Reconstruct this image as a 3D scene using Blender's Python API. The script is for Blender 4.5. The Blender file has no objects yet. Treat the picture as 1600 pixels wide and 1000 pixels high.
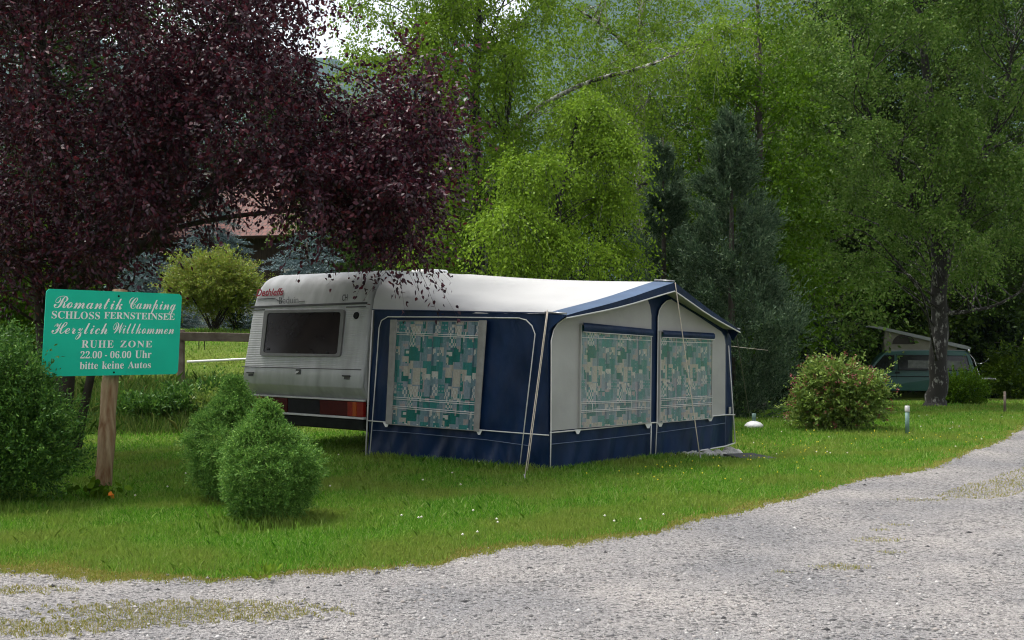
import bpy, bmesh, math, random
import numpy as np
from mathutils import Vector, Matrix
from mathutils import noise as mnoise

SC = bpy.context.scene
COL = SC.collection
R = math.radians

# ------------------------------------------------------------------ camera, sky, sun, exposure
F, HY, CAMH = 1750.0, 518.0, 1.69      # focal length in photo pixels, horizon row, eye height
cam = bpy.data.cameras.new('camera')
cam.sensor_width = 36.0
cam.lens = F / 1600 * 36.0
cam.shift_y = (HY - 500) / 1600
cam.clip_start, cam.clip_end = 0.1, 9000
cam_o = bpy.data.objects.new('camera', cam)
cam_o.location = (0, 0, CAMH)
cam_o.rotation_euler = (R(90), 0, 0)
COL.objects.link(cam_o)
SC.camera = cam_o

SUN_EL, SUN_AZ = R(66), R(-62)         # azimuth measured from +Y (view direction) towards +X
world = bpy.data.worlds.new('World')
SC.world = world
world.use_nodes = True
wn = world.node_tree.nodes
wl = world.node_tree.links
sky = wn.new('ShaderNodeTexSky')
sky.sky_type = 'NISHITA'
sky.sun_disc = False
sky.sun_elevation = SUN_EL
sky.sun_rotation = SUN_AZ
sky.air_density = 1.0
sky.dust_density = 4.0
hs = wn.new('ShaderNodeHueSaturation')
hs.inputs['Saturation'].default_value = 0.22
wl.new(sky.outputs[0], hs.inputs['Color'])
wl.new(hs.outputs[0], wn['Background'].inputs['Color'])
wn['Background'].inputs['Strength'].default_value = 0.128

sl = bpy.data.lights.new('sun', 'SUN')
sl.energy = 2.0
sl.angle = R(14)
sl.color = (1.0, 0.96, 0.9)
sun_o = bpy.data.objects.new('sun', sl)
sdir = Vector((math.sin(SUN_AZ) * math.cos(SUN_EL), math.cos(SUN_AZ) * math.cos(SUN_EL), math.sin(SUN_EL)))
sun_o.rotation_euler = sdir.to_track_quat('Z', 'Y').to_euler()
sun_o.location = (0, 0, 60)
COL.objects.link(sun_o)

SC.view_settings.view_transform = 'Standard'
SC.view_settings.look = 'None'
SC.view_settings.gamma = 1.0
SC.view_settings.exposure = 1.2
SC.render.engine = 'CYCLES'
SC.cycles.filter_width = 1.1
SC.cycles.denoising_prefilter = 'ACCURATE'
SC.cycles.max_bounces = 8
SC.cycles.transparent_max_bounces = 12

# ------------------------------------------------------------------ helpers
def W(x, y, D):
    """photo pixel (x, y) at a distance D in front of the camera"""
    return Vector(((x - 800) / F * D, D, CAMH - (y - HY) / F * D))

def link(name, me, mats=None, parent=None):
    o = bpy.data.objects.new(name, me)
    COL.objects.link(o)
    if mats is not None:
        for m in (mats if isinstance(mats, (list, tuple)) else [mats]):
            me.materials.append(m)
    if parent is not None:
        o.parent = parent
        o.matrix_parent_inverse = world_of(parent).inverted()
    return o

def world_of(o):
    """world matrix without waiting for a scene update"""
    if o.parent is None:
        return o.matrix_basis.copy()
    return world_of(o.parent) @ o.matrix_parent_inverse @ o.matrix_basis

def tag(o, label=None, cat=None, group=None, kind=None):
    if label: o['label'] = label
    if cat: o['category'] = cat
    if group: o['group'] = group
    if kind: o['kind'] = kind
    return o

def thing(name, label, cat, loc, group=None):
    o = bpy.data.objects.new(name, None)
    o.empty_display_size = 0.2
    o.location = loc
    COL.objects.link(o)
    return tag(o, label, cat, group)

def np_mesh(name, verts, faces, smooth=False, matidx=None):
    """faces: (n,k) int array, all of one size"""
    me = bpy.data.meshes.new(name)
    verts = np.asarray(verts, dtype=np.float32).reshape(-1, 3)
    faces = np.asarray(faces, dtype=np.int32)
    n, k = faces.shape
    me.vertices.add(len(verts)); me.vertices.foreach_set('co', verts.ravel())
    me.loops.add(n * k); me.loops.foreach_set('vertex_index', faces.ravel())
    me.polygons.add(n)
    me.polygons.foreach_set('loop_start', np.arange(0, n * k, k, dtype=np.int32))
    if smooth:
        me.polygons.foreach_set('use_smooth', np.ones(n, dtype=bool))
    if matidx is not None:
        me.polygons.foreach_set('material_index', np.asarray(matidx, dtype=np.int32))
    me.update(calc_edges=True)
    return me

class MB:
    """collects boxes, tubes, grids and polygons into one mesh"""
    def __init__(s): s.v = []; s.f = []; s.m = []; s.sm = []
    def add(s, vs, fs, mi=0, smooth=False):
        b = len(s.v)
        s.v += [tuple(p) for p in vs]
        for f in fs:
            s.f.append([i + b for i in f]); s.m.append(mi); s.sm.append(smooth)
        return s
    def box(s, c, size, axes=None, mi=0, bev=0.0):
        ax = axes or (Vector((1, 0, 0)), Vector((0, 1, 0)), Vector((0, 0, 1)))
        c = Vector(c); h = [k / 2 for k in size]
        if bev <= 0:
            vs = [c + ax[0] * (i * h[0]) + ax[1] * (j * h[1]) + ax[2] * (k * h[2]) for i in (-1, 1) for j in (-1, 1) for k in (-1, 1)]
            fs = [(0, 1, 3, 2), (4, 6, 7, 5), (0, 4, 5, 1), (2, 3, 7, 6), (0, 2, 6, 4), (1, 5, 7, 3)]
            return s.add(vs, fs, mi)
        bm = bmesh.new()
        bmesh.ops.create_cube(bm, size=1)
        for v in bm.verts: v.co = Vector((v.co.x * size[0], v.co.y * size[1], v.co.z * size[2]))
        bmesh.ops.bevel(bm, geom=bm.edges[:] , offset=bev, segments=2, affect='EDGES', profile=0.5)
        bm.verts.index_update()
        vs = [c + ax[0] * v.co.x + ax[1] * v.co.y + ax[2] * v.co.z for v in bm.verts]
        fs = [[v.index for v in f.verts] for f in bm.faces]
        bm.free()
        return s.add(vs, fs, mi)
    def tube(s, pts, rad, n=8, mi=0, cap=True, smooth=True):
        vs, fs = tube_arrays(pts, rad, n)
        b = len(s.v)
        s.add(vs, fs.tolist(), mi, smooth)
        if cap:
            s.f.append([b + i for i in range(n)][::-1]); s.m.append(mi); s.sm.append(False)
            k = len(vs) - n
            s.f.append([b + k + i for i in range(n)]); s.m.append(mi); s.sm.append(False)
        return s
    def grid(s, fn, nu, nv, mi=0, smooth=True):
        vs = [fn(i / nu, j / nv) for j in range(nv + 1) for i in range(nu + 1)]
        fs = [(j * (nu + 1) + i, j * (nu + 1) + i + 1, (j + 1) * (nu + 1) + i + 1, (j + 1) * (nu + 1) + i) for j in range(nv) for i in range(nu)]
        return s.add(vs, fs, mi, smooth)
    def slab(s, poly, nrm, th, mi=0):
        """closed flat polygon of points, thickened by th against nrm"""
        n = len(poly)
        nrm = Vector(nrm)
        vs = [Vector(p) for p in poly] + [Vector(p) - nrm * th for p in poly]
        fs = [list(range(n)), list(range(2 * n - 1, n - 1, -1))] + [[i, i + n, (i + 1) % n + n, (i + 1) % n] for i in range(n)]
        return s.add(vs, fs, mi)
    def build(s, name, mats, parent=None):
        me = bpy.data.meshes.new(name)
        me.from_pydata([tuple(v) for v in s.v], [], s.f)
        me.polygons.foreach_set('material_index', s.m)
        me.polygons.foreach_set('use_smooth', s.sm)
        bm = bmesh.new(); bm.from_mesh(me)
        bmesh.ops.recalc_face_normals(bm, faces=bm.faces)
        bm.to_mesh(me); bm.free()
        me.update()
        return link(name, me, mats, parent)

def tube_arrays(pts, rad, n=6):
    P = np.array([tuple(p) for p in pts], dtype=float)
    m = len(P)
    rad = np.full(m, rad, float) if np.isscalar(rad) else np.asarray(rad, float)
    T = np.gradient(P, axis=0)
    T /= np.linalg.norm(T, axis=1, keepdims=True) + 1e-9
    up = np.array([0, 0, 1.0]) if abs(T[0, 2]) < 0.9 else np.array([1.0, 0, 0])
    A = np.cross(T, up); A /= np.linalg.norm(A, axis=1, keepdims=True) + 1e-9
    B = np.cross(T, A)
    th = np.arange(n) / n * 2 * np.pi
    V = P[:, None, :] + rad[:, None, None] * (np.cos(th)[None, :, None] * A[:, None, :] + np.sin(th)[None, :, None] * B[:, None, :])
    i = np.arange(m - 1)[:, None]; j = np.arange(n)[None, :]
    fs = np.stack([i * n + j, i * n + (j + 1) % n, (i + 1) * n + (j + 1) % n, (i + 1) * n + j], -1).reshape(-1, 4)
    return V.reshape(-1, 3), fs

def spline(pts, n):
    """Catmull-Rom through points"""
    P = [Vector(p) for p in pts]
    P = [P[0] * 2 - P[1]] + P + [P[-1] * 2 - P[-2]]
    out = []
    k = len(P) - 3
    for i in range(n + 1):
        t = i / n * k
        s = min(int(t), k - 1); t -= s
        a, b, c, d = P[s:s + 4]
        out.append(0.5 * ((2 * b) + (c - a) * t + (2 * a - 5 * b + 4 * c - d) * t * t + (3 * b - a - 3 * c + d) * t ** 3))
    return out

def sstep(a, b, x):
    t = np.clip((np.asarray(x, float) - a) / (b - a), 0, 1)
    return t * t * (3 - 2 * t)

# ------------------------------------------------------------------ materials
def nodes_of(name):
    m = bpy.data.materials.new(name); m.use_nodes = True
    nt = m.node_tree
    return m, nt.nodes, nt.links, nt.nodes['Principled BSDF']

def pm(name, col, rough=0.6, var=0.12, scale=6.0, bump=0.0, bscale=40.0, metal=0.0, spec=0.4, col2=None, detail=4, stretch=None):
    m, N, L, P = nodes_of(name)
    tc = N.new('ShaderNodeTexCoord')
    src = tc.outputs['Object']
    if stretch:
        mp = N.new('ShaderNodeMapping'); mp.inputs['Scale'].default_value = stretch
        L.new(src, mp.inputs[0]); src = mp.outputs[0]
    nz = N.new('ShaderNodeTexNoise'); nz.inputs['Scale'].default_value = scale; nz.inputs['Detail'].default_value = detail
    L.new(src, nz.inputs['Vector'])
    rp = N.new('ShaderNodeValToRGB')
    rp.color_ramp.elements[0].position = 0.3; rp.color_ramp.elements[1].position = 0.7
    c2 = col2 or tuple(min(1, c * (1 + var)) for c in col)
    c1 = col if col2 else tuple(c * (1 - var) for c in col)
    rp.color_ramp.elements[0].color = (*c1, 1); rp.color_ramp.elements[1].color = (*c2, 1)
    L.new(nz.outputs['Fac'], rp.inputs[0]); L.new(rp.outputs[0], P.inputs['Base Color'])
    P.inputs['Roughness'].default_value = rough; P.inputs['Metallic'].default_value = metal
    P.inputs['Specular IOR Level'].default_value = spec
    if bump:
        nb = N.new('ShaderNodeTexNoise'); nb.inputs['Scale'].default_value = bscale; nb.inputs['Detail'].default_value = 5
        L.new(src, nb.inputs['Vector'])
        b = N.new('ShaderNodeBump'); b.inputs['Strength'].default_value = bump; b.inputs['Distance'].default_value = 0.02
        L.new(nb.outputs['Fac'], b.inputs['Height']); L.new(b.outputs[0], P.inputs['Normal'])
    return m

def leafm(name, cols, trans=0.35, rough=0.5, spec=0.25, tcol=None, patch=None):
    """each leaf its own tint (random per island) between the colours given; patch: wide soft tint changes"""
    m, N, L, P = nodes_of(name)
    g = N.new('ShaderNodeNewGeometry')
    rp = N.new('ShaderNodeValToRGB')
    el = rp.color_ramp.elements
    while len(el) < len(cols): el.new(0.5)
    for i, c in enumerate(cols):
        el[i].position = i / (len(cols) - 1); el[i].color = (*c, 1)
    L.new(g.outputs['Random Per Island'], rp.inputs[0])
    colout = rp.outputs[0]
    if patch:
        tc = N.new('ShaderNodeTexCoord')
        nz = N.new('ShaderNodeTexNoise'); nz.inputs['Scale'].default_value = patch[1]; nz.inputs['Detail'].default_value = 3
        L.new(g.outputs['Position'], nz.inputs['Vector'])
        r2 = N.new('ShaderNodeValToRGB'); r2.color_ramp.elements[0].position = 0.42; r2.color_ramp.elements[1].position = 0.62
        L.new(nz.outputs['Fac'], r2.inputs[0])
        mx = N.new('ShaderNodeMix'); mx.data_type = 'RGBA'
        mx.inputs[7].default_value = (*patch[0], 1)
        ml = N.new('ShaderNodeMath'); ml.operation = 'MULTIPLY'; ml.inputs[1].default_value = patch[2]
        L.new(r2.outputs[0], ml.inputs[0]); L.new(ml.outputs[0], mx.inputs[0])
        L.new(colout, mx.inputs[6]); colout = mx.outputs[2]
    L.new(colout, P.inputs['Base Color'])
    P.inputs['Roughness'].default_value = rough; P.inputs['Specular IOR Level'].default_value = spec
    if trans > 0:
        t = N.new('ShaderNodeBsdfTranslucent')
        if tcol:
            t.inputs['Color'].default_value = (*tcol, 1)
        else:
            L.new(colout, t.inputs['Color'])
        mix = N.new('ShaderNodeMixShader'); mix.inputs[0].default_value = trans
        L.new(P.outputs[0], mix.inputs[1]); L.new(t.outputs[0], mix.inputs[2])
        L.new(mix.outputs[0], N['Material Output'].inputs['Surface'])
    return m

def birch_bark(name, white=0.55, dark=0.03, lo=0.45):
    m, N, L, P = nodes_of(name)
    tc = N.new('ShaderNodeTexCoord')
    mp = N.new('ShaderNodeMapping'); mp.inputs['Scale'].default_value = (6, 6, 3.0)
    L.new(tc.outputs['Object'], mp.inputs[0])
    nz = N.new('ShaderNodeTexNoise'); nz.inputs['Scale'].default_value = 1.0; nz.inputs['Detail'].default_value = 6; nz.inputs['Roughness'].default_value = 0.7
    L.new(mp.outputs[0], nz.inputs['Vector'])
    rp = N.new('ShaderNodeValToRGB')
    rp.color_ramp.elements[0].position = lo; rp.color_ramp.elements[0].color = (dark, dark * 0.9, dark * 0.75, 1)
    rp.color_ramp.elements[1].position = lo + 0.13; rp.color_ramp.elements[1].color = (white, white * 0.97, white * 0.9, 1)
    L.new(nz.outputs['Fac'], rp.inputs[0]); L.new(rp.outputs[0], P.inputs['Base Color'])
    P.inputs['Roughness'].default_value = 0.85
    b = N.new('ShaderNodeBump'); b.inputs['Strength'].default_value = 0.6; b.inputs['Distance'].default_value = 0.03
    L.new(nz.outputs['Fac'], b.inputs['Height']); L.new(b.outputs[0], P.inputs['Normal'])
    return m

M = {}
M['bark'] = pm('dark bark', (0.035, 0.028, 0.022), 0.9, 0.5, 7, 0.7, 18, stretch=(1, 1, 0.3))
M['bark2'] = pm('grey bark', (0.07, 0.06, 0.05), 0.9, 0.5, 7, 0.7, 18, stretch=(1, 1, 0.3))
M['birch'] = birch_bark('birch bark')
M['birch_dark'] = birch_bark('old birch bark', 0.33, 0.022, 0.53)
M['white'] = pm('white paint', (0.72, 0.72, 0.70), 0.45, 0.05, 4)
M['white_gloss'] = pm('white plastic', (0.75, 0.75, 0.74), 0.3, 0.05, 4)
M['grey_metal'] = pm('grey metal', (0.3, 0.3, 0.3), 0.4, 0.1, 9, metal=0.6)
M['black'] = pm('black rubber', (0.010, 0.010, 0.011), 0.7, 0.3, 9, spec=.15)
M['dark_metal'] = pm('dark chassis paint', (0.010, 0.012, 0.010), 0.8, 0.4, 7, spec=.1)

# ------------------------------------------------------------------ terrain
EDGE = [(-30, 7.0), (-12, 7.9), (-3.58, 7.84), (-2.9, 7.64), (-1.72, 7.64), (-1.17, 7.87), (-.53, 8.12), (-.385, 8.43), (.1, 8.78), (.525, 8.83), (1.13, 9.33),
        (1.59, 9.96), (2.37, 10.68), (2.85, 11.29), (3.84, 12.64), (4.94, 13.5), (5.92, 14.94), (7.5, 17.2), (8.8, 19.3), (14, 27.5), (26, 46)]
EX = np.array([e[0] for e in EDGE]); EY = np.array([e[1] for e in EDGE])
def n1(x, s=0.0):
    x = np.asarray(x, float)
    return np.sin(x * 3.1 + s) * 0.4 + np.sin(x * 7.7 + 1.3 + s) * 0.3 + np.sin(x * 17.3 + 2.1 + s) * 0.2 + np.sin(x * 41.0 + s) * 0.15
def road_edge(x):
    return np.interp(x, EX, EY) + 0.10 * n1(x)

def zt(x, y):
    x = np.asarray(x, float); y = np.asarray(y, float)
    c = -4.2 + sstep(20, 28, y) * 5.5
    mL = 1 - sstep(-1.0, 1.0, x - c)
    bank = 0.68 * sstep(17.3, 22.5, y) + 0.13 * np.clip(y - 22.5, 0, 8)
    drop = -0.042 * np.clip(y - 20.5, 0, 30) * sstep(-1, 4, x)
    dip = -0.15 * np.exp(-(((x - 3.3) / 1.1) ** 2 + ((y - 16.2) / 1.1) ** 2))
    return mL * bank + (1 - mL) * drop + dip

def gz(x, y): return float(zt(x, y))

# ------------------------------------------------------------------ ground
def axis(lo, hi, step, far, k=1.35):
    a = list(np.arange(lo, hi + 1e-6, step))
    d, x = step, hi
    while x < far: d *= k; x += d; a.append(x)
    d, x = step, lo
    pre = []
    while x > -far: d *= k; x -= d; pre.append(x)
    return np.array(pre[::-1] + a)
def soil_mat():
    m, N, L, P = nodes_of('lawn soil')
    tc = N.new('ShaderNodeTexCoord')
    n1_ = N.new('ShaderNodeTexNoise'); n1_.inputs['Scale'].default_value = 0.5; n1_.inputs['Detail'].default_value = 4
    n2_ = N.new('ShaderNodeTexNoise'); n2_.inputs['Scale'].default_value = 14; n2_.inputs['Detail'].default_value = 6
    L.new(tc.outputs['Object'], n1_.inputs['Vector']); L.new(tc.outputs['Object'], n2_.inputs['Vector'])
    r1 = N.new('ShaderNodeValToRGB'); r1.color_ramp.elements[0].position = .35; r1.color_ramp.elements[1].position = .65
    r1.color_ramp.elements[0].color = (0.075, 0.13, 0.018, 1); r1.color_ramp.elements[1].color = (0.12, 0.16, 0.025, 1)
    r2 = N.new('ShaderNodeValToRGB'); r2.color_ramp.elements[0].position = .3; r2.color_ramp.elements[1].position = .7
    r2.color_ramp.elements[0].color = (0.45, 0.42, 0.35, 1); r2.color_ramp.elements[1].color = (1.1, 1.1, 1.0, 1)
    L.new(n1_.outputs['Fac'], r1.inputs[0]); L.new(n2_.outputs['Fac'], r2.inputs[0])
    mx = N.new('ShaderNodeMix'); mx.data_type = 'RGBA'; mx.blend_type = 'MULTIPLY'; mx.inputs[0].default_value = 1
    L.new(r1.outputs[0], mx.inputs[6]); L.new(r2.outputs[0], mx.inputs[7]); L.new(mx.outputs[2], P.inputs['Base Color'])
    P.inputs['Roughness'].default_value = 0.95; P.inputs['Specular IOR Level'].default_value = 0.1
    b = N.new('ShaderNodeBump'); b.inputs['Strength'].default_value = .8; b.inputs['Distance'].default_value = .05
    L.new(n2_.outputs['Fac'], b.inputs['Height']); L.new(b.outputs[0], P.inputs['Normal'])
    return m
M['soil'] = soil_mat()
gx = axis(-34, 34, 0.4, 4500); gy = axis(-8, 74, 0.4, 3200)
XX, YY = np.meshgrid(gx, gy)
ZZ = zt(XX, YY)
nx = len(gx)
ii, jj = np.meshgrid(np.arange(nx - 1), np.arange(len(gy) - 1))
b0 = (jj * nx + ii).ravel()
me = np_mesh('ground', np.stack([XX, YY, ZZ], -1), np.stack([b0, b0 + 1, b0 + nx + 1, b0 + nx], -1), True)
tag(link('ground', me, M['soil']), kind='structure')

# gravel track -------------------------------------------------------
def gravel_mat():
    m, N, L, P = nodes_of('pale gravel')
    tc = N.new('ShaderNodeTexCoord')
    def vor(s):
        v = N.new('ShaderNodeTexVoronoi'); v.inputs['Scale'].default_value = s
        L.new(tc.outputs['Object'], v.inputs['Vector']); return v
    v1, v2 = vor(62), vor(135)
    sep1 = N.new('ShaderNodeSeparateColor'); L.new(v1.outputs['Color'], sep1.inputs[0])
    sep2 = N.new('ShaderNodeSeparateColor'); L.new(v2.outputs['Color'], sep2.inputs[0])
    av = N.new('ShaderNodeMath'); av.operation = 'ADD'; L.new(sep1.outputs[0], av.inputs[0]); L.new(sep2.outputs[1], av.inputs[1])
    hv = N.new('ShaderNodeMath'); hv.operation = 'MULTIPLY'; hv.inputs[1].default_value = .5; L.new(av.outputs[0], hv.inputs[0])
    rp = N.new('ShaderNodeValToRGB')
    e = rp.color_ramp.elements
    e[0].position = .08; e[0].color = (0.05, 0.052, 0.056, 1)
    e[1].position = .95; e[1].color = (0.56, 0.545, 0.53, 1)
    k = e.new(.35); k.color = (0.285, 0.277, 0.272, 1)
    k = e.new(.65); k.color = (0.385, 0.37, 0.36, 1)
    L.new(hv.outputs[0], rp.inputs[0])
    nz = N.new('ShaderNodeTexNoise'); nz.inputs['Scale'].default_value = .8; nz.inputs['Detail'].default_value = 5
    L.new(tc.outputs['Object'], nz.inputs['Vector'])
    r2 = N.new('ShaderNodeValToRGB'); r2.color_ramp.elements[0].position = .35; r2.color_ramp.elements[1].position = .68
    r2.color_ramp.elements[0].color = (0.72, 0.73, 0.76, 1); r2.color_ramp.elements[1].color = (1.14, 1.10, 1.07, 1)
    L.new(nz.outputs['Fac'], r2.inputs[0])
    mx = N.new('ShaderNodeMix'); mx.data_type = 'RGBA'; mx.blend_type = 'MULTIPLY'; mx.inputs[0].default_value = 1
    L.new(rp.outputs[0], mx.inputs[6]); L.new(r2.outputs[0], mx.inputs[7])
    # coarser dark chips and shaded gaps painted into the colour, thicker in some areas
    mpc = N.new('ShaderNodeMapping'); mpc.inputs['Scale'].default_value = (21, 34, 21); L.new(tc.outputs['Object'], mpc.inputs[0])
    v3 = N.new('ShaderNodeTexVoronoi'); v3.inputs['Scale'].default_value = 1.0; L.new(mpc.outputs[0], v3.inputs['Vector'])
    s3 = N.new('ShaderNodeSeparateColor'); L.new(v3.outputs['Color'], s3.inputs[0])
    n3 = N.new('ShaderNodeTexNoise'); n3.inputs['Scale'].default_value = 1.7; n3.inputs['Detail'].default_value = 6; L.new(tc.outputs['Object'], n3.inputs['Vector'])
    at = N.new('ShaderNodeAttribute'); at.attribute_name = 'dist'
    wob = N.new('ShaderNodeMath'); wob.operation = 'MULTIPLY_ADD'; wob.inputs[1].default_value = 1.2; L.new(nz.outputs['Fac'], wob.inputs[0]); L.new(at.outputs['Fac'], wob.inputs[2])
    fq = N.new('ShaderNodeMath'); fq.operation = 'MULTIPLY'; fq.inputs[1].default_value = 4.2; L.new(wob.outputs[0], fq.inputs[0])
    sw = N.new('ShaderNodeMath'); sw.operation = 'SINE'; L.new(fq.outputs[0], sw.inputs[0])
    rut = N.new('ShaderNodeMath'); rut.operation = 'MULTIPLY_ADD'; rut.inputs[1].default_value = .11; L.new(sw.outputs[0], rut.inputs[0]); L.new(n3.outputs['Fac'], rut.inputs[2])
    th = N.new('ShaderNodeMapRange'); th.inputs[1].default_value = .35; th.inputs[2].default_value = .7; th.inputs[3].default_value = .04; th.inputs[4].default_value = .55; L.new(rut.outputs[0], th.inputs[0])
    lt = N.new('ShaderNodeMath'); lt.operation = 'LESS_THAN'; L.new(s3.outputs[0], lt.inputs[0]); L.new(th.outputs[0], lt.inputs[1])
    ds = N.new('ShaderNodeMath'); ds.operation = 'LESS_THAN'; ds.inputs[1].default_value = .42; L.new(v3.outputs['Distance'], ds.inputs[0])
    am = N.new('ShaderNodeMath'); am.operation = 'MULTIPLY'; L.new(lt.outputs[0], am.inputs[0]); L.new(ds.outputs[0], am.inputs[1])
    af = N.new('ShaderNodeMath'); af.operation = 'MULTIPLY'; af.inputs[1].default_value = .78; L.new(am.outputs[0], af.inputs[0])
    m3 = N.new('ShaderNodeMix'); m3.data_type = 'RGBA'; m3.inputs[7].default_value = (.055, .055, .056, 1)
    L.new(af.outputs[0], m3.inputs[0]); L.new(mx.outputs[2], m3.inputs[6]); L.new(m3.outputs[2], P.inputs['Base Color'])
    P.inputs['Roughness'].default_value = 0.9; P.inputs['Specular IOR Level'].default_value = 0.2
    hsum = N.new('ShaderNodeMath'); hsum.operation = 'ADD'
    L.new(v1.outputs['Distance'], hsum.inputs[0]); L.new(v2.outputs['Distance'], hsum.inputs[1])
    b = N.new('ShaderNodeBump'); b.inputs['Strength'].default_value = 1.0; b.inputs['Distance'].default_value = .016; b.invert = True
    L.new(hsum.outputs[0], b.inputs['Height']); L.new(b.outputs[0], P.inputs['Normal'])
    return m
M['gravel'] = gravel_mat()
cx = np.concatenate([np.arange(-30, -6, .25), np.arange(-6, 10, .045), np.arange(10, 26, .2)])
ey = road_edge(cx) + 0.05 * np.random.RandomState(3).randn(len(cx))
nr = 26
tt = np.linspace(0, 1, nr) ** 1.6
YR = ey[:, None] + (-7.5 - ey[:, None]) * tt[None, :]
XR = np.repeat(cx[:, None], nr, 1)
ZR = zt(XR, YR) + 0.004 + 0.02 * sstep(19, 22, YR)
ii, jj = np.meshgrid(np.arange(nr - 1), np.arange(len(cx) - 1))
b0 = (jj * nr + ii).ravel()
me = np_mesh('gravel_track', np.stack([XR, YR, ZR], -1), np.stack([b0, b0 + 1, b0 + nr + 1, b0 + nr], -1)[:, ::-1], True)
da = me.attributes.new('dist', 'FLOAT', 'POINT'); da.data.foreach_set('value', (np.interp(XR, EX, EY) - YR).astype(np.float32).ravel())
tag(link('gravel_track', me, M['gravel']), kind='structure')

rng = np.random.RandomState(11)
def in_verge(x, y):
    up = np.interp(x, [4.3, 6.38, 12, 26], [11.45, 13.95, 21.5, 40]); lo = np.interp(x, [4.3, 4.75, 5.37, 12, 26], [11.4, 11.25, 11.74, 16.5, 30])
    return (x > 4.35) & (y < up + .1 * n1(x)) & (y > lo + .1 * n1(x, 2))
PATCH = [(-1.95, 6.75, .85, .26), (-2.7, 6.35, .45, .16), (-2.3, 6.45, .4, .12), (-1.55, 6.62, .35, .10), (2.97, 9.05, .20, .10), (2.9, 8.55, .12, .05), (2.33, 8.0, .24, .09),
         (3.1, 9.5, .1, .06), (-3.2, 7.3, .35, .12), (-3.0, 6.4, .3, .13), (3.35, 9.75, .12, .05), (1.45, 9.55, .10, .04), (1.9, 7.85, .07, .04), (4.1, 11.2, .3, .1)]
def in_patch(x, y):
    r = np.zeros(len(x), bool)
    nn = np.sin(x * 23 + 1) * np.sin(y * 31 + 2) + np.sin(x * 57 + y * 41) * .6
    for (px, py, a, b) in PATCH:
        r |= (((x - px) / a) ** 2 + ((y - py) / b) ** 2 + .55 * nn) < 1
    return r

# loose stones lying on the track
def stones(n, name, smin, smax, ylo, yhi, xspread, rs):
    u = rs.rand(n)
    y = 1 / (1 / ylo + (1 / yhi - 1 / ylo) * u)
    x = (rs.rand(n) * 2 - 1) * xspread * y
    ok = (y < road_edge(x) - .02 + .12 * np.abs(rs.randn(n))) & ~in_verge(x, y) & (x > -8) & (x < 12)
    x, y = x[ok], y[ok]; n = len(x)
    s = smin + (smax - smin) * rs.rand(n) ** 3
    o = np.array([[1, 0, 0], [0, 1, 0], [-1, 0, 0], [0, -1, 0], [0.1, 0.1, .75], [0, 0, -.6]])
    v = o[None] * (0.55 + .6 * rs.rand(n, 6, 1)) * s[:, None, None]
    v[..., 2] *= .75
    a = rs.rand(n) * 6.28
    ca, sa = np.cos(a)[:, None], np.sin(a)[:, None]
    vx = v[..., 0] * ca - v[..., 1] * sa; vy = v[..., 0] * sa + v[..., 1] * ca
    V = np.stack([vx + x[:, None], vy + y[:, None], v[..., 2] + (s * .15)[:, None] + zt(x, y)[:, None]], -1)
    f = np.array([[0, 1, 4], [1, 2, 4], [2, 3, 4], [3, 0, 4], [1, 0, 5], [2, 1, 5], [3, 2, 5], [0, 3, 5]])
    Fa = (np.arange(n) * 6)[:, None, None] + f[None]
    return np_mesh(name, V, Fa.reshape(-1, 3))
M['stone'] = leafm('gravel stones', [(0.035, 0.035, 0.037), (0.24, 0.232, 0.228), (0.15, 0.145, 0.14), (0.31, 0.30, 0.29), (0.26, 0.235, 0.215), (0.45, 0.44, 0.43)], 0, 0.9, .2)
tag(link('loose_gravel', stones(110000, 'loose_gravel', .003, .016, 5.3, 19, .55, rng), M['stone']), kind='stuff')
tag(link('coarse_gravel', stones(5200, 'coarse_gravel', .009, .032, 5.3, 16, .55, rng), M['stone']), kind='stuff')

# ------------------------------------------------------------------ grass
def blades(x, y, h, w, rs, lean=.5, z=None):
    n = len(x)
    z = zt(x, y) if z is None else z
    a = rs.rand(n) * 6.28
    wx, wy = np.cos(a) * w * .5, np.sin(a) * w * .5
    la = rs.rand(n) * 6.28; lr = h * lean * rs.rand(n)
    b = np.stack([x, y, z - .004], -1)
    wv = np.stack([wx, wy, 0 * wx], -1)
    mid = b + np.stack([np.cos(la) * lr * .35, np.sin(la) * lr * .35, h * .6], -1)
    tip = b + np.stack([np.cos(la) * lr, np.sin(la) * lr, h * (1 - .25 * rs.rand(n))], -1)
    V = np.stack([b - wv, b + wv, mid + wv * .7, tip, mid - wv * .7], 1)
    return V.reshape(-1, 3)
def blade_mesh(name, V):
    n = len(V) // 5
    Fa = (np.arange(n) * 5)[:, None] + np.arange(5)[None]
    return np_mesh(name, V, Fa)

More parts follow.
